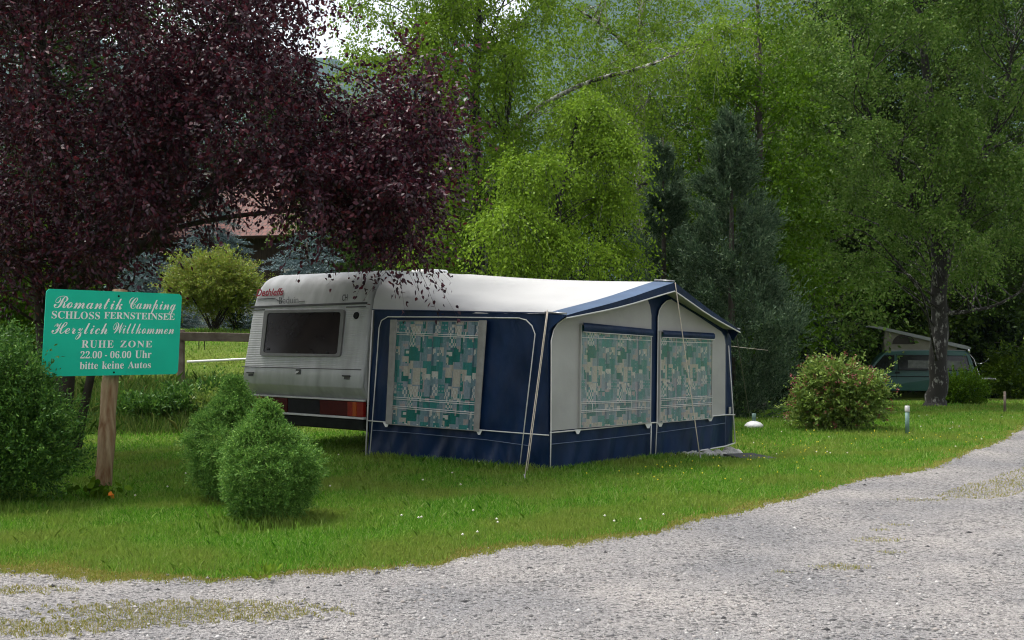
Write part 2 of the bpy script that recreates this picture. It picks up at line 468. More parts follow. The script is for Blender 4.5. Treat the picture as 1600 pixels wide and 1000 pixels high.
def sample_lawn(n, ylo, yhi, xs, rs):
    u = rs.rand(n)
    y = 1 / (1 / ylo + (1 / yhi - 1 / ylo) * u)
    x = (rs.rand(n) * 2 - 1) * xs * y
    return x, y
rs = np.random.RandomState(5)
x, y = sample_lawn(640000, 7.2, 40, .54, rs)
d_edge = y - road_edge(x)
fn = np.sin(x * 1.7 + y * .9) + np.sin(x * .6 - y * 1.9 + 1) + np.sin(x * 4.1 + y * 3.3)
ok = d_edge > -.03 - .16 * rs.rand(len(x)) ** 4
dry = ok & (d_edge < .14 + .7 * rs.rand(len(x)) ** 3 + .06 * fn) & (y < 24)
ok &= ~dry
ok &= ~((y > 18) & (y < 60) & (x < -1.5) & (zt(x, y) > .06) & (rs.rand(len(x)) < .3))
def lawn_h(x, y):
    n = len(x)
    f = .5 + .5 * np.sin(x * 2.3 + np.sin(y * 1.7) * 1.5) * np.sin(y * 2.9 + x * .7)
    return (.018 + .026 * rs.rand(n) + .030 * f * rs.rand(n) + .06 * (rs.rand(n) ** 14)) * (1 + .25 * np.clip((y - 12) / 10, 0, 2))
gx_, gy_ = x[ok], y[ok]
V = blades(gx_, gy_, lawn_h(gx_, gy_), .0055 * np.clip(gy_ / 8.5, 1, 4) * (.7 + .8 * rs.rand(len(gx_))), rs, .9)
M['grass'] = leafm('lawn grass', [(0.060, 0.20, 0.014), (0.095, 0.265, 0.018), (0.14, 0.33, 0.026), (0.19, 0.355, 0.04), (0.31, 0.43, 0.13)], .4, .6, .15, patch=((0.25, 0.30, 0.06), .8, .7))
M['dry_grass'] = leafm('dry grass', [(0.17, 0.22, 0.025), (0.29, 0.28, 0.06), (0.38, 0.31, 0.10), (0.24, 0.27, 0.04), (0.46, 0.38, 0.18)], .25, .7, .15)
tag(link('lawn_grass', blade_mesh('lawn_grass', V), M['grass']), kind='stuff')
x2, y2 = sample_lawn(420000, 5.6, 24, .56, rs)
inv = in_verge(x2, y2); inp = in_patch(x2, y2)
k = inv | inp
x2, y2 = x2[k], y2[k]
xd = np.concatenate([x[dry], x2]); yd = np.concatenate([y[dry], y2])
V = blades(xd, yd, .010 + .026 * rs.rand(len(xd)), .0042 * np.clip(yd / 7, 1, 3) * (.7 + .6 * rs.rand(len(xd))), rs, .9)
tag(link('dry_edge_grass', blade_mesh('dry_edge_grass', V), M['dry_grass']), kind='stuff')
# tall rough grass on the bank on the left
xb = -12 + 11.5 * rs.rand(60000); yb = 17.5 + 4.6 * rs.rand(60000)
k = (zt(xb, yb) > .03) & (xb / yb > -.55)
xb, yb = xb[k], yb[k]
V = blades(xb, yb, (.10 + .30 * rs.rand(len(xb)) ** 2), .008 * (.7 + .8 * rs.rand(len(xb))), rs, 1.0)
M['tall_grass'] = leafm('tall meadow grass', [(0.035, 0.085, 0.012), (0.06, 0.12, 0.018), (0.09, 0.16, 0.022), (0.20, 0.22, 0.07)], .3, .6, .15)
tag(link('tall_bank_grass', blade_mesh('tall_bank_grass', V), M['tall_grass']), kind='stuff')
# longer tufts at the foot of the tent walls, bushes and posts
def tufts(path, n, h, spread):
    P = [Vector((p[0], p[1], 0)) for p in path]
    xs, ys = [], []
    for i in range(n):
        t = rs.rand() * (len(P) - 1); s = int(t); p = P[s].lerp(P[s + 1], t - s)
        xs.append(p.x + rs.randn() * spread); ys.append(p.y + rs.randn() * spread)
    xs, ys = np.array(xs), np.array(ys)
    return blades(xs, ys, h * (.4 + .8 * rs.rand(n)), .007 * (.7 + .8 * rs.rand(n)), rs, .8)
V = np.concatenate([tufts([(-1.9, 14.95), (.447, 13.38)], 1900, .11, .05), tufts([(.447, 13.36), (1.9, 14.9), (3.2, 16.3)], 2300, .09, .05),
                    tufts([(-4.25, 11.38), (-4.1, 11.4)], 300, .14, .12), tufts([(-2.6, 9.6), (-1.9, 9.6)], 900, .13, .14), tufts([(-6, 10.4), (-4.3, 10.5)], 800, .12, .15)])
tag(link('grass_tufts', blade_mesh('grass_tufts', V), M['grass']), kind='stuff')
# clover and buttercups in the lawn
def flowers(xs, ys, r, h):
    n = len(xs)
    o = np.array([[1, 0, 0], [0, 1, 0], [-1, 0, 0], [0, -1, 0], [0, 0, .9], [0, 0, -.9]]) * r
    V = o[None] + np.stack([xs, ys, zt(xs, ys) + h], -1)[:, None, :]
    f = np.array([[0, 1, 4], [1, 2, 4], [2, 3, 4], [3, 0, 4], [1, 0, 5], [2, 1, 5], [3, 2, 5], [0, 3, 5]])
    return V, ((np.arange(n) * 6)[:, None, None] + f[None]).reshape(-1, 3)
xs, ys = rs.rand(70) * 3.2 + .6, None
ys = 12.2 + rs.rand(70) * 3.2
k = ys < 13.0 + xs * .95 - .9
xs, ys = xs[k], ys[k]
xs = np.concatenate([xs, 3.6 + rs.rand(55) * 4]); ys = np.concatenate([ys, 15.2 + rs.rand(55) * 3.2])
k = ys > road_edge(xs) + .3
V, Fa = flowers(xs[k], ys[k], .011, .075)
M['yellow'] = pm('yellow petals', (0.62, 0.52, 0.02), .6)
M['clover'] = pm('white clover', (0.62, 0.6, 0.5), .7)
tag(link('buttercup_flowers', np_mesh('buttercup_flowers', V, Fa), M['yellow']), kind='stuff')
xs = np.concatenate([-1 + rs.rand(14) * 2.4, -5 + rs.rand(12) * 5, 3.6 + rs.rand(50) * 6.5]); ys = np.concatenate([8.7 + rs.rand(14) * 1.5, 9 + rs.rand(12) * 6, 15 + rs.rand(50) * 9])
k = ys > road_edge(xs) + .25
V, Fa = flowers(xs[k], ys[k], .013, .07)
tag(link('clover_flowers', np_mesh('clover_flowers', V, Fa), M['clover']), kind='stuff')

# ------------------------------------------------------------------ ray / plane tracing and lettering
CAMP = Vector((0, 0, CAMH))
class Plane:
    def __init__(s, p, n): s.p = Vector(p); s.n = Vector(n).normalized()
    def at(s, x, y, off=0.0):
        d = Vector(((x - 800) / F, 1, -(y - HY) / F))
        t = s.n.dot(s.p - CAMP) / s.n.dot(d)
        return CAMP + d * t + s.n * off

def text_mesh(body, shear=0.0, offset=0.0, res=3, spacing=1.0):
    cu = bpy.data.curves.new('t', 'FONT')
    cu.body = body; cu.shear = shear; cu.offset = offset; cu.resolution_u = res; cu.space_character = spacing
    o = bpy.data.objects.new('t', cu); COL.objects.link(o)
    dg = bpy.context.evaluated_depsgraph_get(); dg.update()
    me = bpy.data.meshes.new_from_object(o.evaluated_get(dg))
    V = [v.co.copy() for v in me.vertices]; Fs = [list(p.vertices) for p in me.polygons]
    bpy.data.objects.remove(o); bpy.data.curves.remove(cu); bpy.data.meshes.remove(me)
    return V, Fs
def fit_text(mb, body, mapper, u0, u1, vbase, vtop, mi=0, **kw):
    """mapper(u,v)->point; text spans u0..u1, its baseline lies on vbase and its highest point on vtop"""
    V, Fs = text_mesh(body, **kw)
    x0 = min(v.x for v in V); x1 = max(v.x for v in V); y1 = max(v.y for v in V)
    mb.add([mapper(u0 + (v.x - x0) / (x1 - x0) * (u1 - u0), vbase + v.y / y1 * (vtop - vbase)) for v in V], Fs, mi)
def mathb(s, script=False):
    """bold serif or bold script letters of the built-in font's mathematical block"""
    o = ''
    for c in s:
        if 'A' <= c <= 'Z': o += chr((0x1D4D0 if script else 0x1D400) + ord(c) - 65)
        elif 'a' <= c <= 'z': o += chr((0x1D4EA if script else 0x1D41A) + ord(c) - 97)
        elif '0' <= c <= '9': o += chr(0x1D7CE + ord(c) - 48)
        else: o += c
    return o

# ------------------------------------------------------------------ welcome sign
M['sign_green'] = pm('sign green enamel', (0.0, 0.47, 0.31), 0.5, 0.07, 3, spec=.3)
M['sign_white'] = pm('sign white lettering', (0.78, 0.78, 0.76), 0.5, 0.04, 5)
M['post_wood'] = pm('weathered post wood', (0.15, 0.07, 0.025), 0.8, 0, 5, 0.9, 14, col2=(0.33, 0.245, 0.14), stretch=(4, 4, .5))
SD = (11.12, 12.05)
tl, tr = W(72.5, 451, SD[0]), W(284, 459.5, SD[1])
bl, br = W(64.5, 588.5, SD[0]), W(277.5, 584.5, SD[1])
sn = (tr - tl).cross(tl - bl).normalized()
if sn.y > 0: sn = -sn
def sgn(u, v, off=0.0):
    return (tl * (1 - u) + tr * u) * (1 - v) + (bl * (1 - u) + br * u) * v + sn * off
sign = thing('camping_sign', 'green camping welcome sign with white lettering on a leaning log post', 'sign', (-4.2, 11.55, 0))
out = []
ru, rv = .032, .05
for cx_, cy_, a0 in ((1 - ru, rv, -90), (1 - ru, 1 - rv, 0), (ru, 1 - rv, 90), (ru, rv, 180)):
    for k in range(7):
        a = R(a0 + k * 15); out.append(sgn(cx_ + math.cos(a) * ru, cy_ + math.sin(a) * rv, .006))
board = MB().slab(out, sn, .014).build('board', M['sign_green'], sign)
mb = MB()
g = lambda u, v: sgn(u, v, .0085)
fit_text(mb, mathb('Romantik', True), g, .055, .545, .215, .075, offset=-.002)
fit_text(mb, mathb('Camping', True), g, .595, .955, .20, .065, offset=-.002)
fit_text(mb, mathb('SCHLOSS'), g, .045, .385, .335, .25)
fit_text(mb, mathb('FERNSTEINSEE'), g, .415, .95, .325, .245)
fit_text(mb, mathb('Herzlich', True), g, .05, .445, .51, .375, offset=-.002)
fit_text(mb, mathb('Willkommen', True), g, .485, .95, .50, .37, offset=-.002)
fit_text(mb, mathb('RUHE'), g, .265, .495, .67, .585, spacing=1.15)
fit_text(mb, mathb('ZONE'), g, .545, .785, .665, .585, spacing=1.15)
fit_text(mb, mathb('22.00'), g, .26, .415, .795, .71)
fit_text(mb, '-', g, .437, .452, .795, .758)
fit_text(mb, mathb('06.00'), g, .475, .63, .795, .71)
fit_text(mb, mathb('Uhr'), g, .66, .785, .795, .705)
fit_text(mb, mathb('bitte'), g, .26, .39, .92, .835)
fit_text(mb, mathb('keine'), g, .42, .58, .92, .83)
fit_text(mb, mathb('Autos'), g, .61, .785, .918, .835)
mb.build('lettering', M['sign_white'], board)
for (u, v) in ((.515, .055), (.51, .965)):
    c = sgn(u, v, .010)
    MB().tube([c - sn * .004, c + sn * .004], [.011, .008], 8).build('screw', M['dark_metal'], board)
pb, pt = W(157, 779, 11.5), W(187, 454, 11.93)
pts = [pb.lerp(pt, t) + Vector((.012 * math.sin(t * 9), 0, 0)) for t in np.linspace(0, 1, 14)]
MB().tube(pts, [.09 + .006 * math.sin(i * 2.1) - .0012 * i for i in range(14)], 14).build('post', M['post_wood'], sign)

# ------------------------------------------------------------------ caravan
M['cv_body'] = None
def caravan_mat():
    m, N, L, P = nodes_of('caravan aluminium skin')
    g = N.new('ShaderNodeNewGeometry')
    sp = N.new('ShaderNodeSeparateXYZ'); L.new(g.outputs['Position'], sp.inputs[0])
    # ribbed sheet between waist and cornice
    mw = N.new('ShaderNodeMath'); mw.operation = 'MULTIPLY'; mw.inputs[1].default_value = 2 * math.pi / 0.026
    L.new(sp.outputs[2], mw.inputs[0])
    sn_ = N.new('ShaderNodeMath'); sn_.operation = 'SINE'; L.new(mw.outputs[0], sn_.inputs[0])
    lo = N.new('ShaderNodeMath'); lo.operation = 'GREATER_THAN'; lo.inputs[1].default_value = 1.18; L.new(sp.outputs[2], lo.inputs[0])
    hi = N.new('ShaderNodeMath'); hi.operation = 'LESS_THAN'; hi.inputs[1].default_value = 2.05; L.new(sp.outputs[2], hi.inputs[0])
    a = N.new('ShaderNodeMath'); a.operation = 'MULTIPLY'; L.new(lo.outputs[0], a.inputs[0]); L.new(hi.outputs[0], a.inputs[1])
    h = N.new('ShaderNodeMath'); h.operation = 'MULTIPLY'; L.new(a.outputs[0], h.inputs[0]); L.new(sn_.outputs[0], h.inputs[1])
    b = N.new('ShaderNodeBump'); b.inputs['Strength'].default_value = .45; b.inputs['Distance'].default_value = .0025
    L.new(h.outputs[0], b.inputs['Height']); L.new(b.outputs[0], P.inputs['Normal'])
    nz = N.new('ShaderNodeTexNoise'); nz.inputs['Scale'].default_value = 2.5; nz.inputs['Detail'].default_value = 5
    mp = N.new('ShaderNodeMapping'); mp.inputs['Scale'].default_value = (2.2, 2.2, .45)
    L.new(g.outputs['Position'], mp.inputs[0]); L.new(mp.outputs[0], nz.inputs['Vector'])
    rp = N.new('ShaderNodeValToRGB'); rp.color_ramp.elements[0].position = .3; rp.color_ramp.elements[1].position = .7
    rp.color_ramp.elements[0].color = (.29, .295, .29, 1); rp.color_ramp.elements[1].color = (.45, .455, .46, 1)
    L.new(nz.outputs['Fac'], rp.inputs[0]); L.new(rp.outputs[0], P.inputs['Base Color'])
    P.inputs['Roughness'].default_value = .38
    return m
M['cv_body'] = caravan_mat()
U = Vector((-.789, .614, 0)); Vv = Vector((.614, .789, 0)); Z = Vector((0, 0, 1))
C0 = Vector((-2.02, 15.0, 0)); CW = 2.5
def cp(a, b, z): return C0 + U * a + Vv * b + Z * z
caravan = thing('caravan', 'silver grey touring caravan with dark rear window, parked behind the dwarf spruces', 'caravan', cp(CW / 2, 2.6, 0))
PROF = [(.13, .76, .03), (.02, .92, .05), (.0, .94, .05), (.03, 1.17, .05), (.11, 1.6, .06), (.195, 2.06, .08), (.235, 2.24, .13), (.275, 2.35, .17), (.34, 2.44, .2), (.43, 2.50, .2), (.56, 2.535, .2), (.8, 2.55, .2),
        (3.0, 2.56, .2), (4.8, 2.54, .2), (5.2, 2.46, .2), (5.45, 2.25, .18), (5.6, 1.6, .1), (5.62, .95, .06), (5.5, .62, .05), (.6, .66, .03)]
def caravan_body():
    n = len(PROF); P2 = [Vector((p[0], p[1])) for p in PROF]
    nor = []
    for i in range(n):
        t = (P2[(i + 1) % n] - P2[i - 1]).normalized()
        nor.append(Vector((-t.y, t.x)))       # outward for this winding
    e = [0, .04, .14, .3, .55, 1.0]
    rows = []
    for k in range(len(e)):
        rows.append([(e[k] * PROF[i][2], i, PROF[i][2] - math.sqrt(max(0, PROF[i][2] ** 2 - (PROF[i][2] * (1 - e[k])) ** 2))) for i in range(n)])
    rows2 = [[(CW - r[0], r[1], r[2]) for r in row] for row in rows[::-1]]
    mb = MB(); vs = []; fs = []
    for row in rows + rows2:
        for a, i, ins in row:
            q = P2[i] - nor[i] * ins
            vs.append(cp(a, q.x, q.y))
    m = len(rows) * 2
    for r in range(m - 1):
        for i in range(n):
            fs.append((r * n + i, r * n + (i + 1) % n, (r + 1) * n + (i + 1) % n, (r + 1) * n + i))
    mb.add(vs, fs, 0, True)
    mb.f += [list(range(n))[::-1], [(m - 1) * n + i for i in range(n)]]; mb.m += [0, 0]; mb.sm += [False, False]
    return mb
body = caravan_body().build('body', M['cv_body'], caravan)
tv = (Vv * .165 + Z * .89).normalized()
rn = U.cross(tv).normalized()
if rn.y > 0: rn = -rn
REAR = Plane(cp(0, .03, 1.17), rn)
tn2 = U.cross((Vv * .04 + Z * .18).normalized()).normalized()
if tn2.y > 0: tn2 = -tn2
REARTOP = Plane(cp(0, .195, 2.06), tn2)
rax = (U, tv, rn)
# rear window
M['dark_glass'] = pm('dark window glass', (0.018, 0.014, 0.013), 0.16, .3, 3, spec=.3)
M['frame_grey'] = pm('window frame grey', (0.13, 0.13, 0.125), .45, .15, 8)
def ring(mb, outer, inner, nrm, th, mi=0):
    n = len(outer); nrm = Vector(nrm)
    vs = [p + nrm * th for p in outer] + [p + nrm * th for p in inner] + list(outer) + list(inner)
    fs = []
    for i in range(n):
        j = (i + 1) % n
        fs += [(i, j, n + j, n + i), (2 * n + i, 2 * n + j, j, i), (n + i, n + j, 3 * n + j, 3 * n + i)]
    return mb.add(vs, fs, mi)
def rr(x0, y0, x1, y1, x2, y2, x3, y3, r, plane, off, k=5):
    """rounded quad TL TR BR BL in photo pixels laid on a plane"""
    q = [Vector((x0, y0)), Vector((x1, y1)), Vector((x2, y2)), Vector((x3, y3))]
    o = []
    for i in range(4):
        a, b, c = q[i - 1], q[i], q[(i + 1) % 4]
        p0 = b + (a - b).normalized() * r; p1 = b + (c - b).normalized() * r
        for j in range(k + 1):
            t = j / k
            p = p0 * (1 - t) ** 2 + b * 2 * t * (1 - t) + p1 * t * t
            o.append(plane.at(p.x, p.y, off))
    return o
win = ring(MB(), rr(415, 485.5, 541, 484, 533.5, 558, 408, 556.5, 5, REAR, .002), rr(420.5, 489.5, 535, 488, 529, 554, 413.5, 552, 5, REAR, .002), rn, .028).build('window', M['frame_grey'], caravan)
MB().slab(rr(420, 489, 535.5, 487.5, 529.5, 554.5, 413, 552.5, 5, REAR, .019), rn, .012).build('pane', M['dark_glass'], win)
for (x, y) in ((421, 546), (466, 551), (513, 551.5)):
    MB().box(REAR.at(x, y, .024), (.05, .03, .012), rax, bev=.004).build('catch', M['black'], win)
# strips, seams
M['trim_dark'] = pm('dark trim strip', (.045, .045, .045), .5, .1)
M['trim_light'] = pm('pale trim strip', (.45, .45, .44), .4, .1)
def strip(x0, y0, x1, y1, plane, h, off, mat, name, th=.012, par=None):
    a, b = plane.at(x0, y0, off), plane.at(x1, y1, off)
    d = (b - a); ax0 = d.normalized(); ax2 = plane.n; ax1 = ax2.cross(ax0)
    return MB().box((a + b) / 2, (d.length, h, th), (ax0, ax1, ax2), bev=.003).build(name, mat, par or caravan)
strip(392.5, 480, 574, 473.5, REAR, .030, .004, M['trim_dark'], 'cornice_strip')
strip(392, 484.5, 414, 483.8, REAR, .016, .003, M['trim_dark'], 'cornice_strip')
strip(541, 480.0, 572, 479.0, REAR, .014, .003, M['trim_dark'], 'cornice_strip')
strip(378.5, 572.8, 564.5, 577.8, REAR, .012, .003, M['trim_dark'], 'waist_seam')
LOWP = Plane(cp(0, .0, .94), (Vv * -1 + Z * .13).normalized())
for (x, y) in ((392.5, 584), (542.5, 589)):
    h = MB()
    h.box(LOWP.at(x, y - 1.5, .02), (.15, .02, .025), (U, Z, LOWP.n), bev=.005); h.box(LOWP.at(x, y + 2, .008), (.10, .035, .012), (U, Z, LOWP.n), bev=.003)
    h.build('locker_handle', M['trim_dark'], caravan)
em = MB().box(LOWP.at(466.5, 581, .006), (.10, .075, .010), (U, Z, LOWP.n), bev=.002).build('emblem', M['trim_dark'], caravan)
MB().slab([LOWP.at(461.5, 584.5, .0125), LOWP.at(463.5, 580, .0125), LOWP.at(471.5, 576.5, .0125), LOWP.at(466, 582.5, .0125)], LOWP.n, .001).build('emblem_slash', M['trim_light'], em)
lk = REAR.at(557, 493, .0)
MB().tube([lk, lk + rn * .018], [.052, .045], 14).build('flue_cap', M['black'], caravan)
# rear light bar and bumper
M['red_lens'] = pm('red lamp lens', (.17, .004, .003), .3, .15, 20, spec=.25)
M['red_dark'] = pm('dark red reflector panel', (.045, .002, .002), .4, .2, 20, spec=.12)
M['amber_lens'] = pm('amber lamp lens', (.28, .05, .003), .3, .1, 20, spec=.25)
MB().box(cp(CW / 2, .11, .755), (CW - .08, .05, .025), (U, Vv, Z), bev=.006).build('bumper_top_strip', M['trim_light'], caravan)
def lens(a0, a1, z0, z1, b, mat, name, par=None):
    return MB().box(cp((a0 + a1) / 2, b + .03, (z0 + z1) / 2), (a1 - a0, .06, z1 - z0), (U, Vv, Z), bev=.006).build(name, mat, par or caravan)
lens(.93, 1.60, .535, .735, .105, M['black'], 'number_plate_panel')
lens(.36, .925, .535, .735, .10, M['red_dark'], 'reflector_panel')
lens(1.605, 2.14, .535, .735, .10, M['red_dark'], 'reflector_panel')
for a0, sgn_ in ((.05, 1), (2.45, -1)):
    r = lens(min(a0, a0 + sgn_ * .305), max(a0, a0 + sgn_ * .305), .535, .735, .085, M['red_lens'], 'tail_light')
    x0 = a0 + sgn_ * .125; x1 = a0 + sgn_ * .20
    lens(min(x0, x1), max(x0, x1), .538, .732, .078, M['amber_lens'], 'indicator_lens', r)
MB().box(cp(CW / 2, .12, .515), (CW - .1, .06, .03), (U, Vv, Z), bev=.006).build('bumper_lower_strip', M['trim_light'], caravan)
MB().box(cp(CW / 2, .17, .42), (CW - .14, .12, .15), (U, Vv, Z), bev=.02).build('rear_bumper', M['dark_metal'], caravan)
ch = MB()
ch.box(cp(CW / 2, 2.9, .56), (CW - .1, 5.2, .16), (U, Vv, Z))
for a in (.5, 2.0): ch.box(cp(a, 2.9, .42), (.06, 5.0, .12), (U, Vv, Z))
ch.build('chassis', M['dark_metal'], caravan)
for a in (.18, CW - .18):
    t = MB().tube([cp(a - .09, 2.6, .31), cp(a - .06, 2.6, .31), cp(a + .06, 2.6, .31), cp(a + .09, 2.6, .31)], [.27, .31, .31, .27], 22)
    w = t.build('wheel', M['black'], caravan)
    MB().tube([cp(a - .1, 2.6, .31), cp(a + .1, 2.6, .31)], .17, 16).build('rim', M['grey_metal'], w)
for a in (.35, CW - .35):
    MB().tube([cp(a, .75, .45), cp(a, .5, .03)], .022, 6).box(cp(a, .48, .02), (.16, .16, .03), (U, Vv, Z)).build('corner_steady', M['dark_metal'], caravan)
MB().box(cp(.8, 2.25, 2.59), (.42, .42, .10), (U, Vv, Z), bev=.03).build('roof_hatch', M['white_gloss'], caravan)
MB().tube([cp(.55, .65, 2.55), cp(.50, .60, 2.585), cp(.47, .66, 2.60)], .006, 5).box(cp(.5, .62, 2.57), (.07, .04, .02), (U, Vv, Z)).build('aerial_socket', M['black'], caravan)
M['red_letter'] = pm('red lettering', (.27, .006, .02), .5, .1)
M['grey_letter'] = pm('grey lettering', (.10, .10, .11), .5, .1)
M['black_letter'] = pm('black lettering', (.02, .02, .02), .5, .1)
def quadmap(tlx, tly, trx, try_, brx, bry, blx, bly, plane, off):
    c = [plane.at(tlx, tly, off), plane.at(trx, try_, off), plane.at(brx, bry, off), plane.at(blx, bly, off)]
    return lambda u, v: (c[0] * (1 - u) + c[1] * u) * (1 - v) + (c[3] * (1 - u) + c[2] * u) * v
mb = MB(); fit_text(mb, 'Dethleffs', quadmap(402, 452, 445, 450.2, 443.5, 461.2, 401, 463.2, REARTOP, .012), 0, 1, 1, 0, shear=.22, offset=.028)
mb.build('red_lettering', M['red_letter'], body)
mb = MB(); fit_text(mb, mathb('B'), quadmap(436.5, 464.5, 441.5, 464.3, 441.5, 475, 436.5, 475.2, REARTOP, .010), 0, 1, 1, 0)
mb.build('black_lettering', M['black_letter'], body)
mb = MB(); fit_text(mb, 'eduin', quadmap(442.3, 464, 467, 463.3, 467, 473.8, 442.3, 474.6, REARTOP, .010), 0, 1, 1, 0, offset=-.004)
for (a, b) in (((401.5, 467), (431, 466)), ((431, 466), (436, 470.5)), ((468, 471), (476.5, 470.6))):
    p, q = REARTOP.at(*a, .008), REARTOP.at(*b, .008)
    mb.tube([p, q], .006, 5)
mb.build('grey_lettering', M['grey_letter'], body)
mb = MB(); fit_text(mb, 'CH', quadmap(535.8, 460.5, 544.5, 460, 544, 469.8, 535.3, 470.3, REARTOP, .012), 0, 1, 1, 0, shear=.1, offset=.006)
mb.build('country_lettering', M['black_letter'], body)

# ------------------------------------------------------------------ awning tent
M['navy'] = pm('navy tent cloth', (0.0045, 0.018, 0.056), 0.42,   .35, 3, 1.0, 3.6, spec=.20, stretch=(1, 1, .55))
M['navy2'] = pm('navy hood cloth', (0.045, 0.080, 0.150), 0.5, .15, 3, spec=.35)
M['tentgrey'] = pm('grey tent cloth', (0.36, 0.355, 0.34), 0.75, .12, 1.4, .8, 2.6)
M['tentstrip'] = pm('grey flap cloth', (0.24, 0.235, 0.22), 0.75, .12, 12, .3, 30)
M['tentwhite'] = pm('off white roof vinyl', (0.42, 0.42, 0.42), 0.5, .05, 2.0, spec=.35)
M['piping'] = pm('white piping', (0.62, 0.61, 0.59), .6, .08)
M['seam'] = pm('pale blue seam', (0.10, 0.13, 0.20), .6, .1)
A0, B0, R0 = Vector((-1.94, 15.1, 0)), Vector((.447, 13.5, 0)), Vector((3.25, 16.5, 0))
SIDE = Plane(A0, Vector((-(B0 - A0).y * -1, 0, 0)) if False else Vector(((B0 - A0).y, -(B0 - A0).x, 0)))
FRONT = Plane(B0, Vector(((R0 - B0).y, -(R0 - B0).x, 0)))
awning = thing('caravan_awning', 'navy and grey awning tent with white roof and patterned curtains, attached to the caravan', 'awning tent', (0.9, 15.6, 0))
def bil(c, u, v):
    (a, b, d, e) = c
    return ((a[0] * (1 - u) + b[0] * u) * (1 - v) + (e[0] * (1 - u) + d[0] * u) * v, (a[1] * (1 - u) + b[1] * u) * (1 - v) + (e[1] * (1 - u) + d[1] * u) * v)
def cloth(plane, corners, nu, nv, amp, seed, off=0.0, skirt=None, mi=0):
    def fn(u, v):
        x, y = bil(corners, u, v)
        p = plane.at(x, y, off)
        w = mnoise.noise(Vector((u * 9 + seed, v * 3, seed))) * amp + mnoise.noise(Vector((u * 26 + seed, v * 5, 3 + seed))) * amp * .35
        if skirt and v > skirt:
            k = (v - skirt) / (1 - skirt)
            w += amp * 1.8 * k * (mnoise.noise(Vector((u * 17 + v * 4, k * 1.2, seed + 9))) + .5 * abs(mnoise.noise(Vector((u * 30 - v * 6, k, seed + 4)))))
        return p + plane.n * w
    return MB().grid(fn, nu, nv, mi)
cloth(SIDE, [(583, 483), (853, 488), (858.5, 739), (572, 717)], 150, 60, .030, 1.0, -.022, .66).build('side_panel', M['navy'], awning)
def front_base(u, v):
    if u < .5:
        c = [(856, 490), (1019.5, 446), (1019.5, 719), (858, 739)]; x, y = bil(c, u * 2, v)
    else:
        c = [(1019.5, 446), (1143, 521), (1148, 694), (1019.5, 719)]; x, y = bil(c, u * 2 - 1, v)
    w = .010 * mnoise.noise(Vector((u * 14, v * 3, 5))) + (.05 * max(0, v - .72) / .28 * mnoise.noise(Vector((u * 24 + v * 3, v * 1.5, 7))))
    return FRONT.at(x, y, -.012 + w)
MB().grid(front_base, 120, 50).build('front_panel', M['navy'], awning)
# grey front fields
GL = [(860, 673), (860, 532), (864, 515), (870, 506), (878, 500), (886, 495), (946, 478), (1005, 461), (1011, 468), (1015, 479), (1017, 493), (1016.3, 660)]
GR = [(1025.3, 660.5), (1027, 495), (1029, 485), (1034, 476), (1041, 470), (1048, 468), (1090, 494), (1126, 518), (1131, 526), (1133, 538), (1132.5, 648.5)]
for gp in (GL, GR):
    MB().slab([FRONT.at(x, y, .010) for x, y in gp], FRONT.n, .006).build('grey_field', M['tentgrey'], awning)
def pipe(plane, pts, off=.014, r=.007, name='piping', mat='piping', par=None, sm=0):
    P = [plane.at(x, y, off) for x, y in pts]
    if sm: P = spline(P, sm)
    return MB().tube(P, r, 6).build(name, M[mat], par or awning)
pipe(FRONT, [(858.5, 738), (859.5, 680), (860, 560), (860, 532), (864, 515), (870, 506), (878, 500), (886, 495)], r=.008)
pipe(FRONT, [(1015, 719), (1016.3, 660)], r=.008)
pipe(FRONT, [(1022.5, 717), (1025.3, 660), (1027, 495), (1029, 485), (1034, 476), (1041, 470), (1048, 468)], r=.008)
pipe(FRONT, [(1132.5, 697), (1132.5, 648), (1133, 538), (1131, 526), (1126, 518)], r=.005, mat='trim_light' if False else 'seam')
pipe(FRONT, [(858.5, 676), (940, 668.5), (1016, 660.5), (1025, 660), (1090, 652), (1134, 648), (1147, 648)], r=.009)
pipe(FRONT, [(860, 694), (940, 686), (1016, 677)], r=.006, mat='seam')
pipe(FRONT, [(1025, 676), (1090, 667), (1132, 661)], r=.006, mat='seam')
pipe(FRONT, [(945, 728), (1016, 717), (1080, 706), (1132, 697), (1147, 692)], r=.010)
pipe(FRONT, [(1137, 540), (1142, 610), (1147.5, 692)], r=.009)
pipe(SIDE, [(572.5, 714), (577, 610), (583.5, 485)], r=.011)
pipe(SIDE, [(578.5, 714), (588, 590), (593.5, 512), (597, 501), (607, 495), (700, 495.5), (812, 497), (823, 500), (832, 509), (837, 522), (828, 600), (812, 738)], r=.008)
pipe(SIDE, [(574.5, 657), (650, 663), (760, 672.5), (858.5, 680)], r=.008)
pipe(SIDE, [(583, 672), (650, 677), (760, 687), (826, 696)], r=.005, mat='seam')
pipe(SIDE, [(583, 483.5), (650, 485.5), (760, 488), (852, 489.5)], r=.006, mat='navy')
def tri(plane, x, y, s=6.0):
    return MB().slab([plane.at(x - s, y - 2, .022), plane.at(x + s, y - 2.5, .022), plane.at(x + 1.5, y + s, .022), plane.at(x - 1.5, y + s, .022)], plane.n, .006).build('hook_tab', M['white'], awning)
for x, y in ((901, 673), (1011, 664), (1030, 661.5), (1108, 653)): tri(FRONT, x, y, 5)
for x, y in ((605, 662), (750, 674)): tri(SIDE, x, y, 5)

